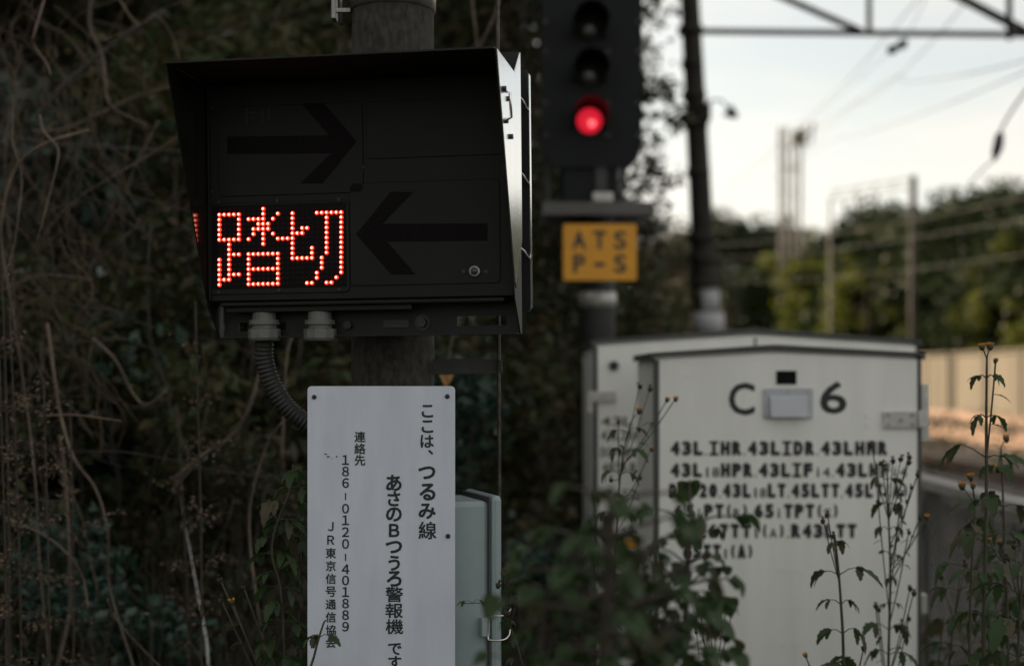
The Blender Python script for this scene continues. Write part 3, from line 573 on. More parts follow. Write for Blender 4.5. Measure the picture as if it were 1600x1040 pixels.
# ---------------------------------------------------------------- signal cabinets
def cabinet(name, label, d, x0, x1, ez, rz, rx_, depth, doorinset, bulge=0):
    t = thing(name, label, 'cabinet', (0, d, 0), 'white equipment cabinets')
    MB().prism([(x0, -.02), (x1, -.02), (x1, ez), (rx_, rz), (x0, ez)], 'y', .03, depth).build('body', 'cabinet_white', t)
    r = MB(); e = .014
    r.prism([(x0-e, ez-.012), (x0-e, ez+.010), (rx_, rz+.016), (x1+e, ez+.010), (x1+e, ez-.012), (x1+.002, ez-.006), (x1+.002, ez+.0018), (rx_, rz+.003), (x0-.002, ez+.0018), (x0-.002, ez-.006)], 'y', -.012, depth+.02); r.build('roof', 'cabinet_edge', t)
    i = doorinset; MB().prism([(x0+i, .08), (x1-i*.6, .08), (x1-i*.6, ez-i), (rx_, rz-i), (x0+i, ez-i)], 'y', 0, .0295).build('door', 'cabinet_door', t)
    MB().box((x0-.004, -.004, .0), (x0+i-.002, .029, ez-.012)).build('door_jamb', 'cabinet_edge', t); MB().box((x1-i*.6+.002, -.004, 0), (x1+.004, .029, ez-.012)).build('door_jamb', 'cabinet_edge', t)
    return t
D1 = 4.4; k1 = D1/FPX
def c1(px, py): q = P(px, py, D1); return q.x, q.z
xl, zl = c1(1024, 562); xr, zr = c1(1437, 550); xm, zm = c1(1200, 546)
cab = cabinet('equipment_cabinet', 'white steel cabinet marked C 6 with rows of black codes', D1, xl, xr, (zl+zr)/2, zm, xm+.02, .62, .012)
vt = MB(); a, b_ = c1(1192, 654), c1(1270, 606); vt.prism(rrect(a[0], a[1], b_[0], b_[1], .008), 'y', -.006, -.0005); vent = vt.build('vent_plate', 'vent_grey', cab)
a, b_ = c1(1202, 651), c1(1259, 617); vh = MB(); vh.prism([(-.030, a[1]), (-.0065, a[1]), (-.0065, b_[1]), (-.020, b_[1]-.012)], 'x', a[0], b_[0]); vh.build('vent_hood', 'vent_grey', vent)
for q in ((1197, 611), (1231, 611), (1265, 611), (1197, 648), (1265, 648)): u, z = c1(*q); MB().tube([(u, -.0062, z), (u, -.010, z)], .006, 8).build('vent_bolt', 'hinge', vent)
a, b_ = c1(1213, 600), c1(1244, 579); MB().box((a[0], -.004, a[1]), (b_[0], -.0005, b_[1])).build('inspection_window', 'window_black', cab)
for q in ((1073, 564), (1073, 586), (1219, 659), (1242, 659), (1354, 649), (1354, 662), (1222, 889), (1246, 889), (1222, 948), (1246, 948), (1222, 1005), (1246, 1005)): u, z = c1(*q); MB().tube([(u, -.0005, z), (u, -.0025, z)], .0075, 12).build('rivet', 'cabinet_white', cab)
a, b_ = c1(1379, 669), c1(1432, 642); hg = MB(); hg.box((a[0], -.010, a[1]), (b_[0], -.0005, b_[1]), .002); hg = hg.build('hinge', 'hinge', cab)
a2, b2 = c1(1424, 668), c1(1446, 641); MB().box((a2[0]+.016, -.018, a2[1]), (b2[0], .02, b2[1]), .003).build('hinge_knuckle', 'hinge', hg)
for q in ((1387, 648), (1424, 648), (1387, 663), (1424, 663), (1407, 656)): u, z = c1(*q); MB().tube([(u, -.0102, z), (u, -.014, z)], .006, 8).build('hinge_bolt', 'dull_steel', hg)
a, b_ = c1(1437.5, 692), c1(1452, 600); sb = MB(); sb.box((xr+.0185, .05, a[1]), (xr+.045, .12, b_[1]), .004); sb.build('side_bar', 'hinge', cab)
a, b_ = c1(1440, 960), c1(1452, 930); sb = MB(); sb.box((xr+.0045, .02, a[1]), (xr+.03, .06, b_[1]), .003); sb.build('lower_hinge', 'hinge', cab)
lg = MB(); u, z = c1(1159, 623); put_glyph(lg, 'C', u, z, 41*k1, 51*k1, -.0012, .022); u, z = c1(1302, 621); put_glyph(lg, '6', u, z, 42*k1, 51*k1, -.0012, .022); lg.build('lettering', 'ink', cab)
def code_row(items, py, parent, d, yy, cf, kk, m='ink'):
    mb = MB()
    for ch, x, w_, h_, dy in items:
        u, z = cf(x, py+dy)
        if ch == 'I':           # capital I with serifs
            for zz0, ww, hh in ((0, 5.5, h_), (h_/2-2.1, 14, 4.2), (2.1-h_/2, 14, 4.2)): mb.box((u-ww/2*kk, yy, z+(zz0-hh/2)*kk), (u+ww/2*kk, yy+.0004+.0001*(hh > 5), z+(zz0+hh/2)*kk))
            continue
        if ch in '1i': w_ = min(w_, h_*.24)
        put_glyph(mb, ch, u, z, w_*kk, h_*kk, yy, .072 if h_ > 17 else .022)
    return mb.build('code_row', m, parent)
def row(s, x0, x1, h=24, small=()):
    cw = []; 
    for i, ch in enumerate(s): cw.append(.38 if ch == '.' else (.75 if i in small or ch in '()' else 1.0))
    tot = sum(cw); u = (x1-x0)/tot; x = x0; out = []
    for i, (ch, w_) in enumerate(zip(s, cw)):
        if ch == '.': out.append((ch, x+w_*u/2, 3.2, 3.2, h/2-2))
        elif ch == ' ': pass
        elif i in small: out.append((ch, x+w_*u/2, w_*u*.86, h*.66, h*.15))
        elif ch in '()': out.append((ch, x+w_*u/2, 5, h*.95, 0))
        elif ch == 'I': out.append((ch, x+w_*u/2, 4.2, h, 0))
        elif ch == '-': out.append((ch, x+w_*u/2, 9, 3.5, 0))
        else: out.append((ch, x+w_*u/2, w_*u*.84, h, 0))
        x += w_*u
    return out
for s, xa, xb, py, smal in [('43L.IHR.43LIDR.43LHHR', 1046, 1388, 700, ()), ('43L18HPR.43LIFi4.43LHFi4', 1046, 1418, 734, (3, 4, 14, 15, 22, 23)), ('DS-20.43L18LT.45LTT.45LT(A)', 1044, 1420, 766, (9, 10)),
                            ('65iPT(R).65iTPT(S)', 1052, 1312, 798, (2, 6, 11, 16)), ('43L67TT1(A).R43LTT', 1052, 1340, 829, (7, 9)), ('65TT1(A)', 1066, 1178, 861, (4,))]:
    code_row(row(s, xa, xb, 23, smal), py, cab, D1, -.0012, c1, k1)
ls = MB()
for q, q2 in (((1342, 690), (1342, 712)), ): pass
D2 = 5.35; k2 = D2/FPX
def c2(px, py): q = P(px, py, D2); return q.x, q.z
xl2, zl2 = c2(929, 539); xr2, zr2 = c2(1434, 532); xm2, zm2 = c2(1180, 519)
cab2 = cabinet('equipment_cabinet', 'larger white cabinet standing behind the one marked C 6', D2, xl2, xr2, (zl2+zr2)/2, zm2, xm2, .9, .012)
hg = MB(); a, b_ = c2(922, 628), c2(962, 611); hg.box((a[0], -.012, a[1]), (b_[0], -.0005, b_[1]), .002); a, b_ = c2(917, 645), c2(927, 612); hg.box((a[0], -.02, a[1]), (b_[0]-.001, .02, b_[1]), .002); hg.build('hinge', 'hinge', cab2)
u, z = c2(959, 571); MB().tube([(u, -.0005, z), (u, -.012, z)], .018, 14).build('lock', 'dark_steel', cab2)
MB().box((c2(1180, 0)[0]-.004, -.003, zm2-.07), (c2(1180, 0)[0]+.004, -.0005, zm2-.02)).build('door_seam', 'cabinet_edge', cab2)
for s, xa, xb, py in [('43L', 938, 990, 658), ('43L2RPR', 938, 1012, 680), ('DC-24V.MR', 938, 1014, 706), ('48TR.BX3', 940, 1014, 730), ('65TPR', 960, 1016, 772), ('43LKR', 970, 1016, 828)]:
    code_row(row(s, xa, xb, 15), py, cab2, D2, -.0012, c2, k2, 'soft_ink')
a, b_ = c2(973, 858), c2(1013, 838); MB().box((a[0], -.002, a[1]), (b_[0], -.0005, b_[1])).build('orange_sticker', 'yellow_sign', cab2)

# ---------------------------------------------------------------- railway colour light signal
SD = 7.5; ks = SD/FPX
def s1(px, py): q = P(px, py, SD); return q.x, q.z
sig = thing('railway_signal', 'tall black railway signal showing a red light', 'railway signal', (0, SD, 0))
a, b_ = s1(846, 262), s1(1003, -75); MB().prism([(a[0]+.07, a[1]), (b_[0]-.07, a[1]), (b_[0]-.02, a[1]+.05), (b_[0], a[1]+.13), (b_[0], b_[1]-.1), (b_[0]-.1, b_[1]), (a[0]+.1, b_[1]), (a[0], b_[1]-.1), (a[0], a[1]+.13), (a[0]+.02, a[1]+.05)], 'y', 0, .02).build('backboard', 'signal_black', sig)
bx = MB(); a, b_ = s1(876, 322), s1(968, -60); bx.box((a[0], .021, a[1]), (b_[0], .22, b_[1]), .02); bx.build('lamp_case', 'signal_black', sig)
for py, lm in ((45, 'lens_off'), (117, 'lens_off'), (189, 'lens_red')):
    u, z = s1(921, py); hv = MB(); R = .094
    arc = [math.radians(-35+250*i/18) for i in range(19)]
    for i in range(18):
        o = len(hv.v)
        for rr in (R, R-.004):
            for aa in (arc[i], arc[i+1]):
                for yy in (-.002, -.24 if aa > 0 and aa < math.pi else -.17): hv.v.append((u+rr*math.cos(aa), yy, z+rr*math.sin(aa)))
        for q in ((0, 1, 3, 2), (4, 6, 7, 5), (1, 5, 7, 3), (0, 2, 6, 4), (0, 4, 5, 1), (2, 3, 7, 6)): hv.f.append([o+k for k in q])
    hv.build('lamp_hood', 'signal_black', sig)
    ln = MB().ball((u, -.002, z), .068, 3, (1, .35, 1)).build('lamp_lens', lm, sig)
    if lm == 'lens_red': MB().ball((u+.012, -.027, z-.018), .020, 2, (1, .3, 1)).build('lamp_glow', 'lamp_core', ln)
for px in (852, 950, 996):
    for py in (-20, 35, 82, 162, 212): u, z = s1(px, py); MB().tube([(u, -.0005, z), (u, -.012, z)], .012, 8).build('backboard_bolt', 'signal_steel', sig)
u, _ = s1(935, 0); po = MB().tube([(u, .12, -.3), (u, .12, s1(0, 320)[1]), (u, .12, 3.2)], [.10, .095, .06], 20).build('post', 'signal_steel', sig)
bk = MB()
for px in (857, 975): a = s1(px-4, 330), s1(px+4, 235); bk.box((a[0][0], .13, a[0][1]), (a[1][0], .16, a[1][1]))
a, b_ = s1(930, 300), s1(948, 262); bk.box((a[0], .0, a[1]), (b_[0], .05, b_[1]), .008); bk.build('support_strut', 'signal_steel', sig)
a, b_ = s1(925, 318), s1(957, 302); MB().box((a[0], -.06, a[1]), (b_[0], .01, b_[1]), .01).build('clamp', 'hinge', sig)
pf = MB(); a, b_ = s1(846, 347), s1(1014, 326)
for i in range(9): pf.box((a[0], -.25+i*.055, b_[1]-.02), (b_[0], -.22+i*.055, b_[1]-.0))
pf.box((a[0], -.262, a[1]+.01), (b_[0], -.2515, b_[1]+.004)); pf.box((a[0], .2505, a[1]+.01), (b_[0], .262, b_[1]+.004)); pf.build('platform', 'far_steel', sig)
ya, yb = s1(880, 438), s1(995, 350)
ys = thing('signal_plate', 'yellow ATS P-S plate under the signal platform', 'sign', (0, SD-.30, 0)); kk = (SD-.30)/SD
ya = P(880, 438, SD-.3); yb = P(995, 350, SD-.3)
MB().prism(rrect(ya.x, ya.z, yb.x, yb.z, .012), 'y', 0, .004).build('plate', 'yellow_sign', ys)
yt = MB(); ky = (SD-.3)/FPX
for ch, x, y, w_, h_ in (('A', 905, 375, 21, 29), ('T', 937, 375, 21, 29), ('S', 969, 375, 20, 29), ('P', 905, 412, 19, 29), ('-', 937, 413, 17, 5), ('S', 969, 412, 20, 29)):
    q = P(x, y, SD-.3); put_glyph(yt, ch, q.x, q.z, w_*ky, h_*ky, -.0012, .03)
yt.build('lettering', 'soft_ink', ys)
yk = MB(); yk.box((u-.03, .0045, ya.z+.06), (u+.03, .325, ya.z+.10)); yk.build('plate_bracket', 'signal_steel', ys)
a, b_ = P(918, 478, SD), P(962, 455, SD); MB().tube([(u, .12, a.z), (u, .12, b_.z)], .103, 20).build('post_band', 'hinge', sig)

# ---------------------------------------------------------------- overhead line portal
OD = 17.0; ko = OD/FPX
por = thing('overhead_line_portal', 'dark overhead line mast with a long cross beam over the tracks', 'line portal', (0, OD, 0))
def o1(px, py): q = P(px, py, OD); return Vector((q.x, 0, q.z))
m_ = MB(); pts = [o1(1106, 780), o1(1103, 500), o1(1094, 300), o1(1086, 150), o1(1078, 0), o1(1076, -60)]; pts[0].z = -.3
m_.tube(pts, [.155, .148, .135, .125, .115, .11], 16); mast = m_.build('mast', 'mast', por)
for py, r in ((445, .19), (405, .18), (372, .175), (150, .145), (195, .15), (48, .15), (100, .135), (270, .145)):
    q = o1(1076+(py/500)*28, py); MB().tube([q-Vector((0, 0, .05)), q+Vector((0, 0, .05))], r, 14).build('mast_band', 'mast', mast)
a, b_ = o1(1088, 193), o1(1107, 165); MB().box((a.x, -.22, a.z), (b_.x, .12, b_.z), .015).build('mast_box', 'mast', por)
wsl = MB(); q0, q1 = o1(1105, 485), o1(1103, 447); wsl.tube([q0, q1], .156, 16); ws = wsl.build('marker_sleeve', 'mast_band', por)
q0, q1 = o1(1105, 522), o1(1105, 488); MB().tube([q0, q1], .2, 16).build('mast_collar', 'mast_band', por)
cb = MB(); cb.bar(o1(1084, 49), o1(2300, 62), .075, .06); beam = cb.build('cross_beam', 'mast', por)
bc = MB().bar(o1(1345, 49), o1(1190, -18), .065, .065); bc.build('brace', 'mast', por)
MB().bar(o1(1480, -14), o1(1615, 56), .085, .085).build('brace', 'mast', por)
for px, y0, y1, r in ((1358, 47, -30, .034), (1577, 62, -30, .04)): MB().tube([o1(px, y0), o1(px, y1)], r, 8).build('hanger', 'far_pole', por)
upr = MB(); upr.tube([o1(2300, 62), o1(2305, 900)], .14, 12); upr.build('mast', 'mast', por)
hr = thing('horn_speaker', 'small dark horn speaker on a thin arm off the mast', 'speaker', (0, OD-.3, 0))
def h1(px, py): q = P(px, py, OD-.3); return Vector((q.x, 0, q.z))
MB().tube(smooth_line([h1(1100, 165), h1(1112, 157), h1(1128, 158), h1(1138, 170)], 4), .012, 6).build('arm', 'mast', hr)
MB().tube([h1(1136, 172), h1(1140, 180), h1(1136, 190)][:1]+[h1(1152, 183)], [.085, .03], 14).build('horn', 'insulator', hr)
def wire(pts, r, label, group='overhead wires above the tracks'):
    return tag(MB().tube(smooth_line(pts, 6), r*.34, 5).build('overhead_wire', 'wire'), label, 'wire', group)
def sag(a, b, s, n=6): return [a.lerp(b, i/n)-Vector((0, 0, s*4*(i/n)*(1-i/n))) for i in range(n+1)]
wire(sag(P(1660, 78, 14), P(1385, 128, 27), .1)+sag(P(1385, 128, 27), P(1010, 355, 95), .3)[1:], .022, 'overhead wire bending down from the upper right toward the mast')
wire(sag(P(1650, 92, 14), P(1300, 220, 34), .1)+sag(P(1300, 220, 34), P(1010, 372, 95), .3)[1:], .02, 'overhead wire just under the bending one')
wire(sag(P(1450, -20, 14), P(1230, 205, 40), .2)+sag(P(1230, 205, 40), P(1030, 395, 110), .3)[1:], .02, 'faint wire slanting from the top past the beam')
wire(sag(P(1530, -20, 14), P(1330, 170, 34), .2)+sag(P(1330, 170, 34), P(1060, 400, 110), .3)[1:], .02, 'second faint wire slanting from the top past the beam')
for i, (ya_, yb_, da, db) in enumerate([(300, 352, 26, 70), (335, 372, 26, 75), (392, 410, 30, 80)]):
    wire(sag(P(1640, ya_, da), P(1110, yb_+30, db), .25), .017, ['highest', 'middle', 'lowest'][i]+' of the wires crossing before the hill trees at right')
sw = thing('wire_insulator', 'dark blue insulator weight hanging on a slack wire at right', 'insulator', (0, 0, 0))
i0 = P(1560, 225, 13); MB().tube([P(1564, 205, 13), P(1562, 212, 13), P(1560, 226, 13), P(1556, 240, 13), P(1553, 252, 13)], [.012, .04, .048, .04, .010], 10).build('insulator_body', 'insulator', sw)
MB().tube(smooth_line([P(1620, 120, 12.5), P(1590, 160, 12.8), P(1568, 195, 13), P(1564, 206, 13)], 5), .012, 6).build('hanging_wire', 'wire', sw)
MB().tube(smooth_line([P(1553, 250, 13), P(1530, 270, 13.5), P(1505, 305, 14), P(1498, 345, 14.5), P(1505, 420, 15), P(1520, 520, 16)], 5), .008, 6).build('slack_wire', 'wire', sw)
for i, (x, y) in enumerate([(1394, 78), (1409, 70)]):
    q = P(x, y, 16); tag(MB().tube([q+Vector((-.05, 0, -.03)), q+Vector((-.02, 0, -.01)), q+Vector((.02, 0, .01)), q+Vector((.06, 0, .05))], [.02, .055, .055, .02], 8).build('small_insulator', 'insulator'), ['small dark insulator left of its pair just below the beam', 'small dark insulator right of its pair just below the beam'][i], 'insulator', 'pair of small insulators')
wire(sag(P(1394, 78, 16), P(1180, 250, 45), .1), .012, 'thin wire running down left from the small insulators')
wire(sag(P(1409, 70, 16), P(1455, -20, 14), .02), .012, 'thin wire rising from the small insulators past the beam')
# far portal and far lattice tower
fp = thing('far_portal', 'distant brown line pole with a faint gantry arm', 'line portal', (0, 56, 0))
def f1(px, py): q = P(px, py, 56); return Vector((q.x, 0, q.z))
q = f1(1427, 0); MB().tube([(q.x, 0, -.3), (q.x, 0, f1(0, 275).z)], [.18, .14], 12).build('pole', 'far_pole', fp)
g = MB()
for dz in (0, .35): g.bar(f1(1330, 292)+Vector((0, 4, dz)), f1(1427, 292)+Vector((0, 0, dz)), .05, .05)
for px in (1334, 1356, 1378, 1400): g.bar(f1(px, 292)+Vector((0, 4-(px-1330)/25, 0)), f1(px+11, 292)+Vector((0, 4-(px-1320)/25, .35)), .03, .03)
g.build('gantry_arm', 'far_steel', fp); g = MB(); q = f1(1333, 290)+Vector((0, 4, 0)); g.bar((q.x, 4, -.2), q, .09, .09); g.build('gantry_leg', 'far_steel', fp)
for px in (1358, 1390): MB().tube([f1(px, 293)+Vector((0, 2, 0)), f1(px, 318)+Vector((0, 2, 0))], .06, 6).build('drop_hanger', 'far_steel', fp)
ft = thing('lattice_tower', 'slim distant lattice tower with arms against the pale sky', 'tower', (0, 82, 0))
def t1(px, py): q = P(px, py, 82); return Vector((q.x, 0, q.z))
for pa_, pb_ in ((1220, 1229), (1240, 1252)):
    g = MB(); top = 198 if pa_ == 1220 else 206
    for px in (pa_, pb_):
        q = t1(px, 0); g.bar((q.x, 0, -.2), (q.x, 0, t1(0, top).z), .09, .09); g.bar((q.x, .5, -.2), (q.x, .5, t1(0, top).z), .07, .07)
    za, zb2 = .2, t1(0, top).z; n_ = 22; xa, xb = t1(pa_, 0).x, t1(pb_, 0).x
    for i in range(n_): 
        u0, u1 = za+(zb2-za)*i/n_, za+(zb2-za)*(i+1)/n_; g.bar((xa if i % 2 else xb, .02, u0), (xb if i % 2 else xa, .02, u1), .045, .045)
    g.build('lattice_leg', 'far_steel', ft)
g = MB(); g.bar(t1(1243, 225), t1(1276, 196), .10, .10); g.bar(t1(1220, 232), t1(1268, 222), .08, .08); g.bar(t1(1220, 265), t1(1252, 262), .08, .08); g.bar(t1(1258, 192), t1(1258, 232), .10, .10); g.bar(t1(1270, 192), t1(1268, 222), .12, .12); g.build('tower_arms', 'far_steel', ft)
MB().ball(t1(1249, 214), .42, 2, (1, 1, 1.2)).build('tower_drum', 'wall', ft)

# ---------------------------------------------------------------- far trees beyond the wall
FT = [make_tree('broadleaf_tree', 8.0, 3.6, 1.0, .30, 9500, 'leaf_far', 71, .6, .34, .2, 1, 56), make_tree('broadleaf_tree', 8.0, 3.2, .8, .30, 9000, 'leaf_gold', 72, .6, .36, .2, 1, 42), make_tree('broadleaf_tree', 8.0, 4.2, .6, .32, 11000, 'leaf_far', 73, .6, .34, .2, 1, 60)]
def top_tree(i, px, py, d, k, w, label, group):
    q = P(px, py, d); s = q.z/8.0; q.x += 1.6 if px > 1440 and group == G1 else 0; place(FT[k], i > 2, (q.x, d, 0), (s*w, s), i*1.7, label, 'tree', group)
G1 = 'trees right behind the beige wall'; G2 = 'trees on the far rise'
for i, (px, py, d, k, w, lb) in enumerate([(1560, 338, 56, 0, 1.1, 'tall dark tree right behind the wall at the right edge'), (1300, 395, 76, 1, 1.0, 'golden sunlit tree left of the brown pole'), (1480, 322, 66, 2, 1.05, 'broad dark tree behind the wall right of the brown pole'),
                                          (1640, 330, 52, 2, 1.0, 'tree cut by the right picture edge'), (1400, 352, 74, 0, 1.05, 'tall tree just left of the brown pole'), (1350, 420, 70, 1, .85, 'lower yellow green tree between golden tree and pole'), (1245, 400, 84, 1, 1.0, 'yellow green tree behind the cabinet roof'),
                                          (1195, 430, 84, 0, 1.15, 'low dark tree above the cabinet roof'), (1150, 440, 86, 2, 1.0, 'low dark tree beside the mast'), (1100, 430, 86, 0, 1.1, 'low tree behind the mast'), (1530, 372, 54, 1, .8, 'sunlit bushy tree low behind the wall at right'), (1590, 385, 50, 1, .7, 'sunlit bush tree lowest at the right edge')]):
    top_tree(i, px, py, d, k, w, lb, G1)
for i, (px, py, d, k, w) in enumerate([(1185, 342, 128, 0, .9), (1140, 352, 126, 2, .9), (1235, 365, 132, 1, .8), (1290, 380, 140, 2, .8), (1085, 372, 130, 0, .9), (1430, 330, 110, 0, .9), (1370, 345, 116, 2, .9), (1500, 318, 104, 2, 1.0), (1570, 318, 100, 0, 1.0), (1640, 312, 96, 2, 1.0), (1330, 372, 125, 1, .8), (1040, 385, 125, 2, .9)]):
    top_tree(i+20, px, py, d, k, w, 'far hazy green tree on the rise beyond the tracks', G2)

# ---------------------------------------------------------------- chain link fence
fe = thing('chain_link_fence', 'grey chain link fence with a pale top rail at right', 'fence', (1.72, 0, 0))
tp = MB(); tp.box((-.055, 3.0, 1.035), (.055, 24, 1.075), .006); tp.build('top_rail', 'rail_grey', fe)
for k in range(11): MB().box((-.028, 3.9+k*1.9-.028, -.2), (.028, 3.9+k*1.9+.028, 1.034), .003).build('fence_post', 'cabinet_edge', fe)
for k in range(5): MB().bar((.0, 3.93+k*1.9, 1.0), (.0, 3.93+k*1.9+.9, .1), .03, .03).build('diagonal_stay', 'cabinet_edge', fe)
mw = MB(); st_ = .055; y0, y1, z0, z1 = 3.0, 13.0, .04, 1.03
k = y0-(z1-z0)
while k < y1:
    for sgn in (1, -1):
        a = [max(y0, k), 0]; b_ = [min(y1, k+(z1-z0)), 0]
        if b_[0] > a[0]:
            za = z0+(a[0]-k) if sgn > 0 else z1-(a[0]-k); zb2 = z0+(b_[0]-k) if sgn > 0 else z1-(b_[0]-k); mw.bar((-.03+.004*sgn, a[0], za), (-.03+.004*sgn, b_[0], zb2), .0032, .0032)
    k += st_
mw.build('wire_mesh', 'dull_steel', fe)

# ---------------------------------------------------------------- weeds
def leaf_blade(base, d, nrm, L, W, curl, lob=True):
    """one leaf, toothed outline folded on its midrib and curling down: two rows of quads"""
    d = Vector(d).normalized(); s = d.cross(Vector(nrm)).normalized(); n_ = s.cross(d); rows = []
    prof = [.08, .62, .5, .95, .72, .8, .45, .42, .0] if lob else [.1, .6, .85, 1.0, .95, .82, .6, .34, .0]
    p_ = Vector(base); dirv = d.copy(); m = len(prof)
    for i, w_ in enumerate(prof):
        rows.append((p_+s*W*w_*.5-n_*W*w_*.16*-1, p_.copy(), p_-s*W*w_*.5+n_*W*w_*.16))
        dirv = (dirv+Vector((0, 0, -curl/m))).normalized(); n_ = s.cross(dirv); p_ = p_+dirv*L/(m-1)
    return rows
def add_blade(mb, rows):
    o = len(mb.v)
    for a, b_, c_ in rows: mb.v += [tuple(a), tuple(b_), tuple(c_)]
    for i in range(len(rows)-1):
        k = o+i*3; mb.f += [[k, k+1, k+4, k+3], [k+1, k+2, k+5, k+4]]
    mb.smooth |= set(range(len(mb.f)-2*(len(rows)-1), len(mb.f)))
def head(t, q, up, r, yellow=True):
    up = Vector(up).normalized(); m = MB().tube([q-up*r*1.4, q-up*r*.8, q+up*r*.1], [r*.3, r*.75, r*.95], 8).build('flower_head' if yellow else 'seed_head', 'calyx' if yellow else 'seed', t)
    f = MB()
    if yellow:
        x, y = frame(up)
        for i in range(16):
            a = random.uniform(0, 6.28); rr = r*.85*math.sqrt(random.random()); b_ = q+(x*math.cos(a)+y*math.sin(a))*rr; f.tube([b_, b_+up*r*random.uniform(.5, .8)+(x*math.cos(a)+y*math.sin(a))*r*.15], [r*.2, r*.13], 5)
        f.build('florets', 'petal', m)
    else:
        x, y = frame(up)
        for i in range(9):
            a = random.uniform(0, 6.28); e = (x*math.cos(a)+y*math.sin(a))*random.uniform(.2, .7)+up; f.tube([q, q+e*r*1.3], [r*.14, r*.06], 4)
        f.build('bristles', 'seed', m)
LEAF_K = 1.45
def weed(label, line, d, leaf=.05, nodes=6, r=.0045, heads=(), sheads=(), branches=(), lm='leaf_weed', wilt=.35, start=.0, dd=0, smalltop=.45, group='flowering weeds', lob=True, density=2, aspect=.5, sm='stem'):
    leaf *= LEAF_K; pts = [P(x, y, d) for x, y in line]; base = Vector((pts[0].x, pts[0].y, 0)); t = thing('tall_weed', label, 'weed', base, group)
    L = smooth_line([Vector((0, 0, 0))]+[p_-base for p_ in pts if p_.z > .05], 6); s = MB(); s.tube(L, [r*(1.15-.75*i/len(L)) for i in range(len(L))], 7)
    ln = MB(); lw = MB(); zvis = P(0, 1060, d).z-.1
    tt = [0]
    for i in range(1, len(L)): tt.append(tt[-1]+(L[i]-L[i-1]).length)
    def at(f):
        x = f*tt[-1]; i = 0
        while i < len(tt)-2 and tt[i+1] < x: i += 1
        return L[i].lerp(L[i+1], min(1, max(0, (x-tt[i])/max(1e-6, tt[i+1]-tt[i]))))
    f0 = max(start, 0)
    az = random.uniform(0, 3)
    for k in range(nodes):
        f = f0+(1-f0)*(k+.5)/nodes; q = at(f); az += 1.57+random.uniform(-.4, .4); sz = leaf*(1.15-(1-smalltop)*f)*random.uniform(.55, 1.35)
        for j in range(density):
            a = az+j*2*math.pi/density+random.uniform(-.3, .3); out = Vector((math.cos(a), math.sin(a)*.8, random.uniform(.1, .5)))
            ext = random.uniform(.45, 2.6) if not lob else random.uniform(.35, .75); e = q+out*sz*ext; s.tube([q, q+out*sz*ext*.55+Vector((0, 0, .004)), e], [r*.32, r*.25, r*.18], 5)
            for dx, g_ in ((0, 1), (.8, .68), (-.8, .68)):
                dr = Matrix.Rotation(dx, 3, 'Z') @ Vector((out.x, out.y, -.1)); tgt = lw if random.random() < wilt else ln
                add_blade(tgt, leaf_blade(e, dr+Vector((0, 0, random.uniform(-.35, .15))), (random.gauss(0, .35), random.gauss(0, .35), 1), sz*g_*random.uniform(.8, 1.15), sz*g_*aspect, random.uniform(.5, 2.2) if tgt is ln else random.uniform(1.6, 3.4), lob))
    for (f, x, y, heads_) in branches:
        q = at(f); e = P(x, y, d+random.uniform(-.04, .04))-base; s.tube(smooth_line([q, q.lerp(e, .5)+Vector((.0, .0, -.012)), e], 4), r*.38, 5)
        for k in range(2):
            c_ = q.lerp(e, .35+.3*k); a = random.uniform(0, 6.28); add_blade(ln, leaf_blade(c_, (math.cos(a), math.sin(a), .1), (0, 0, 1), leaf*.42, leaf*.18, 1.2, lob))
        head(t, e, (random.gauss(0, .25), random.gauss(0, .25), 1), random.uniform(.0055, .0075), heads_)
    for x, y in heads: e = P(x, y, d)-base; q = L[-1]; s.tube([q+(e-q)*.0, q.lerp(e, .5), e], r*.3, 5); head(t, e, (random.gauss(0, .2), 0, 1), random.uniform(.0075, .0095), True)
    for x, y in sheads: e = P(x, y, d)-base; q = at(.9); s.tube([q, q.lerp(e, .55)+Vector((0, 0, -.005)), e], r*.3, 5); head(t, e, (random.gauss(0, .3), 0, 1), random.uniform(.006, .008), False)
    s.build('stem', sm, t)
    if ln.v: ln.build('foliage', lm, t)
    if lw.v: lw.build('wilted_foliage', 'leaf_wilt', t)
    return t
weed('tallest green weed with yellow buds standing at the right before the wall', [(1536, 1300), (1537, 1000), (1541, 800), (1541, 650), (1542, 560)], 3.05, .072, 13, .0055, [(1534, 540), (1547, 539)], (), [(.86, 1556, 562, True)], start=.28)
weed('leafy weed with three orange heads left of the tallest one', [(1520, 1300), (1515, 1000), (1520, 850), (1524, 790)], 3.2, .07, 10, .004, [(1503, 757), (1516, 743), (1521, 757)], start=.2, wilt=.45)
weed('drooping weed with orange heads at the right picture edge', [(1580, 1300), (1575, 1000), (1568, 800), (1564, 700)], 3.3, .075, 11, .0045, [(1572, 683), (1560, 730)], (), [(.8, 1545, 842, True), (.8, 1561, 846, True)], start=.25)
weed('low tangled weed filling the bottom right corner', [(1590, 1300), (1590, 1050), (1600, 860)], 2.9, .07, 12, .0045, (), [(1585, 850), (1575, 870)], start=.35, wilt=.5)
weed('low bushy weed at the foot of the fence post', [(1455, 1300), (1460, 1100), (1475, 960)], 3.7, .07, 12, .004, (), (), start=.3, wilt=.4)
weed('dense leafy weed at the bottom right behind the tallest one', [(1560, 1300), (1565, 1080), (1572, 820)], 3.8, .075, 16, .0045, (), [(1565, 800)], start=.25, wilt=.3)
weed('low dense weed at the very bottom right edge', [(1620, 1300), (1615, 1080), (1600, 920)], 3.4, .07, 14, .0045, (), (), start=.25, wilt=.35)
weed('low weed against the fence beside the cabinet corner', [(1480, 1300), (1482, 1060), (1500, 900)], 3.3, .065, 11, .004, (), [(1470, 900), (1508, 880)], start=.3, wilt=.6)
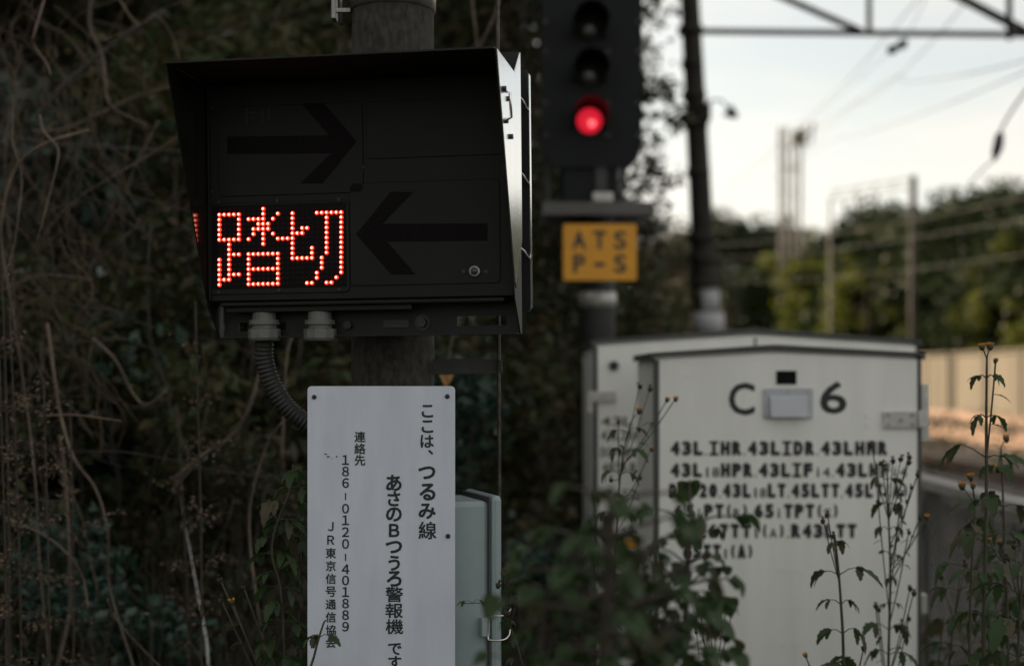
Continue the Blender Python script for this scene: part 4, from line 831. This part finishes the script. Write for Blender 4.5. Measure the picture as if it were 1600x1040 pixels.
weed('low broad weed under the tallest one', [(1545, 1300), (1548, 1080), (1540, 880)], 3.5, .075, 12, .004, (), (), start=.3, wilt=.4)
weed('leafy weed with small buds before the C 6 door centre right', [(1318, 1300), (1318, 1040), (1313, 930), (1306, 850), (1302, 830)], 3.15, .055, 8, .0042, (), [(1293, 803), (1286, 812), (1302, 835)], [(.63, 1350, 1010, False), (.6, 1258, 1022, True)], start=.55, wilt=.4)
weed('spindly branching weed full of seed heads right of the leafy one', [(1390, 1300), (1388, 1060), (1391, 900), (1388, 800), (1386, 730)], 3.45, .042, 8, .004, (), [(1395, 718), (1378, 722), (1408, 715), (1421, 720)],
     [(.9, 1420, 712, False), (.9, 1361, 693, False), (.85, 1434, 740, False), (.82, 1424, 760, False), (.8, 1409, 770, False), (.8, 1448, 806, True), (.78, 1437, 808, False), (.72, 1372, 782, False), (.76, 1406, 790, False), (.7, 1420, 830, False), (.6, 1428, 925, False), (.6, 1422, 918, False), (.58, 1372, 950, False), (.55, 1420, 965, False), (.55, 1368, 945, False)], start=.62, wilt=.5, lm='leaf_weed')
weed('small spindly weed with seed heads low on the C 6 door', [(1115, 1300), (1108, 1060), (1098, 990), (1096, 950)], 3.2, .03, 3, .0028, (), [(1113, 914), (1090, 932), (1078, 930)], [(.8, 1146, 947, False), (.8, 1135, 948, False), (.75, 1112, 955, False), (.7, 1118, 985, False), (.65, 1088, 985, False)], start=.75, wilt=.6)
weed('slim weed with yellow buds before the rear cabinet', [(958, 1300), (955, 1000), (965, 800), (972, 720), (985, 660)], 3.5, .045, 12, .0035, [(999, 640)], [(999, 602), (1016, 606), (955, 748)], [(.88, 966, 658, True), (.92, 1056, 622, True), (.92, 1043, 623, True), (.84, 1018, 700, True), (.8, 1000, 745, False)], start=.55, wilt=.2)
weed('blurred broad leaved weed closest to the camera before the cabinets', [(945, 1500), (945, 1100), (950, 900), (955, 800), (962, 770)], 1.6, .0185, 34, .0095, (), (), [], start=.45, wilt=.18, group='blurred broad leaved weeds', lob=False, density=4, aspect=.85, smalltop=.95, sm='stem_brown', lm='leaf_weed')
weed('blurred round leaved weed overlapping the left edge of the C 6 door', [(1075, 1500), (1070, 1100), (1072, 930), (1078, 830), (1085, 800)], 2.0, .023, 22, .006, (), (), start=.5, wilt=.25, group='blurred broad leaved weeds', lob=False, density=4, aspect=.85, smalltop=.9, sm='stem_brown', lm='leaf_weed')
weed('blurred leafy weed at the bottom between junction box and cabinets', [(830, 1500), (840, 1150), (850, 960), (870, 880)], 1.7, .019, 26, .005, (), (), start=.5, wilt=.18, group='blurred broad leaved weeds', lob=False, density=4, aspect=.7, smalltop=.9, sm='stem_brown', lm='leaf_weed')
weed('blurred low weed at the bottom before the cabinets', [(1000, 1500), (1005, 1150), (1015, 980), (1020, 900)], 2.0, .021, 26, .005, (), (), start=.5, wilt=.2, group='blurred broad leaved weeds', lob=False, density=4, aspect=.8, smalltop=.9, sm='stem_brown', lm='leaf_weed')
for lb_, ln_, d_ in (('blurred leafy weed rising left of the rear cabinet edge', [(900, 1500), (905, 1150), (912, 960), (905, 830)], 1.75), ('blurred leafy weed between the two cabinets', [(985, 1500), (990, 1150), (1000, 960), (1012, 850)], 1.8), ('blurred leafy weed at the lower left corner of the C 6 door', [(1050, 1500), (1048, 1150), (1040, 980), (1050, 890)], 1.85)):
    weed(lb_, ln_, d_, .0205, 28, .005, (), (), start=.5, wilt=.22, group='blurred broad leaved weeds', lob=False, density=4, aspect=.85, smalltop=.9, sm='stem_brown', lm='leaf_weed')
weed('dark leafy weed climbing along the left edge of the white board', [(448, 1300), (445, 1060), (440, 930), (425, 850), (455, 760), (458, 725)], 2.85, .055, 20, .0045, (), (), [(.62, 343, 903, False), (.6, 362, 938, True), (.6, 345, 935, False), (.66, 380, 915, False)], start=.48, wilt=.25)
weed('leafy weed sprouting behind the left board edge', [(470, 1300), (468, 1060), (470, 900), (476, 800)], 2.9, .05, 16, .004, (), (), start=.45, wilt=.3)
weed('small leafy weed overlapping the bottom left of the white board', [(482, 1300), (482, 1080), (492, 1020), (505, 975), (510, 968)], 2.68, .048, 4, .0032, (), (), start=.72, wilt=.45, density=3)
weed('thin sprig with seed tufts crossing the junction box', [(830, 1300), (822, 1080), (800, 985), (770, 945), (722, 942)], 2.72, .022, 5, .0018, (), [(788, 894), (798, 915), (806, 938), (793, 955), (779, 912)], start=.82, wilt=.3)
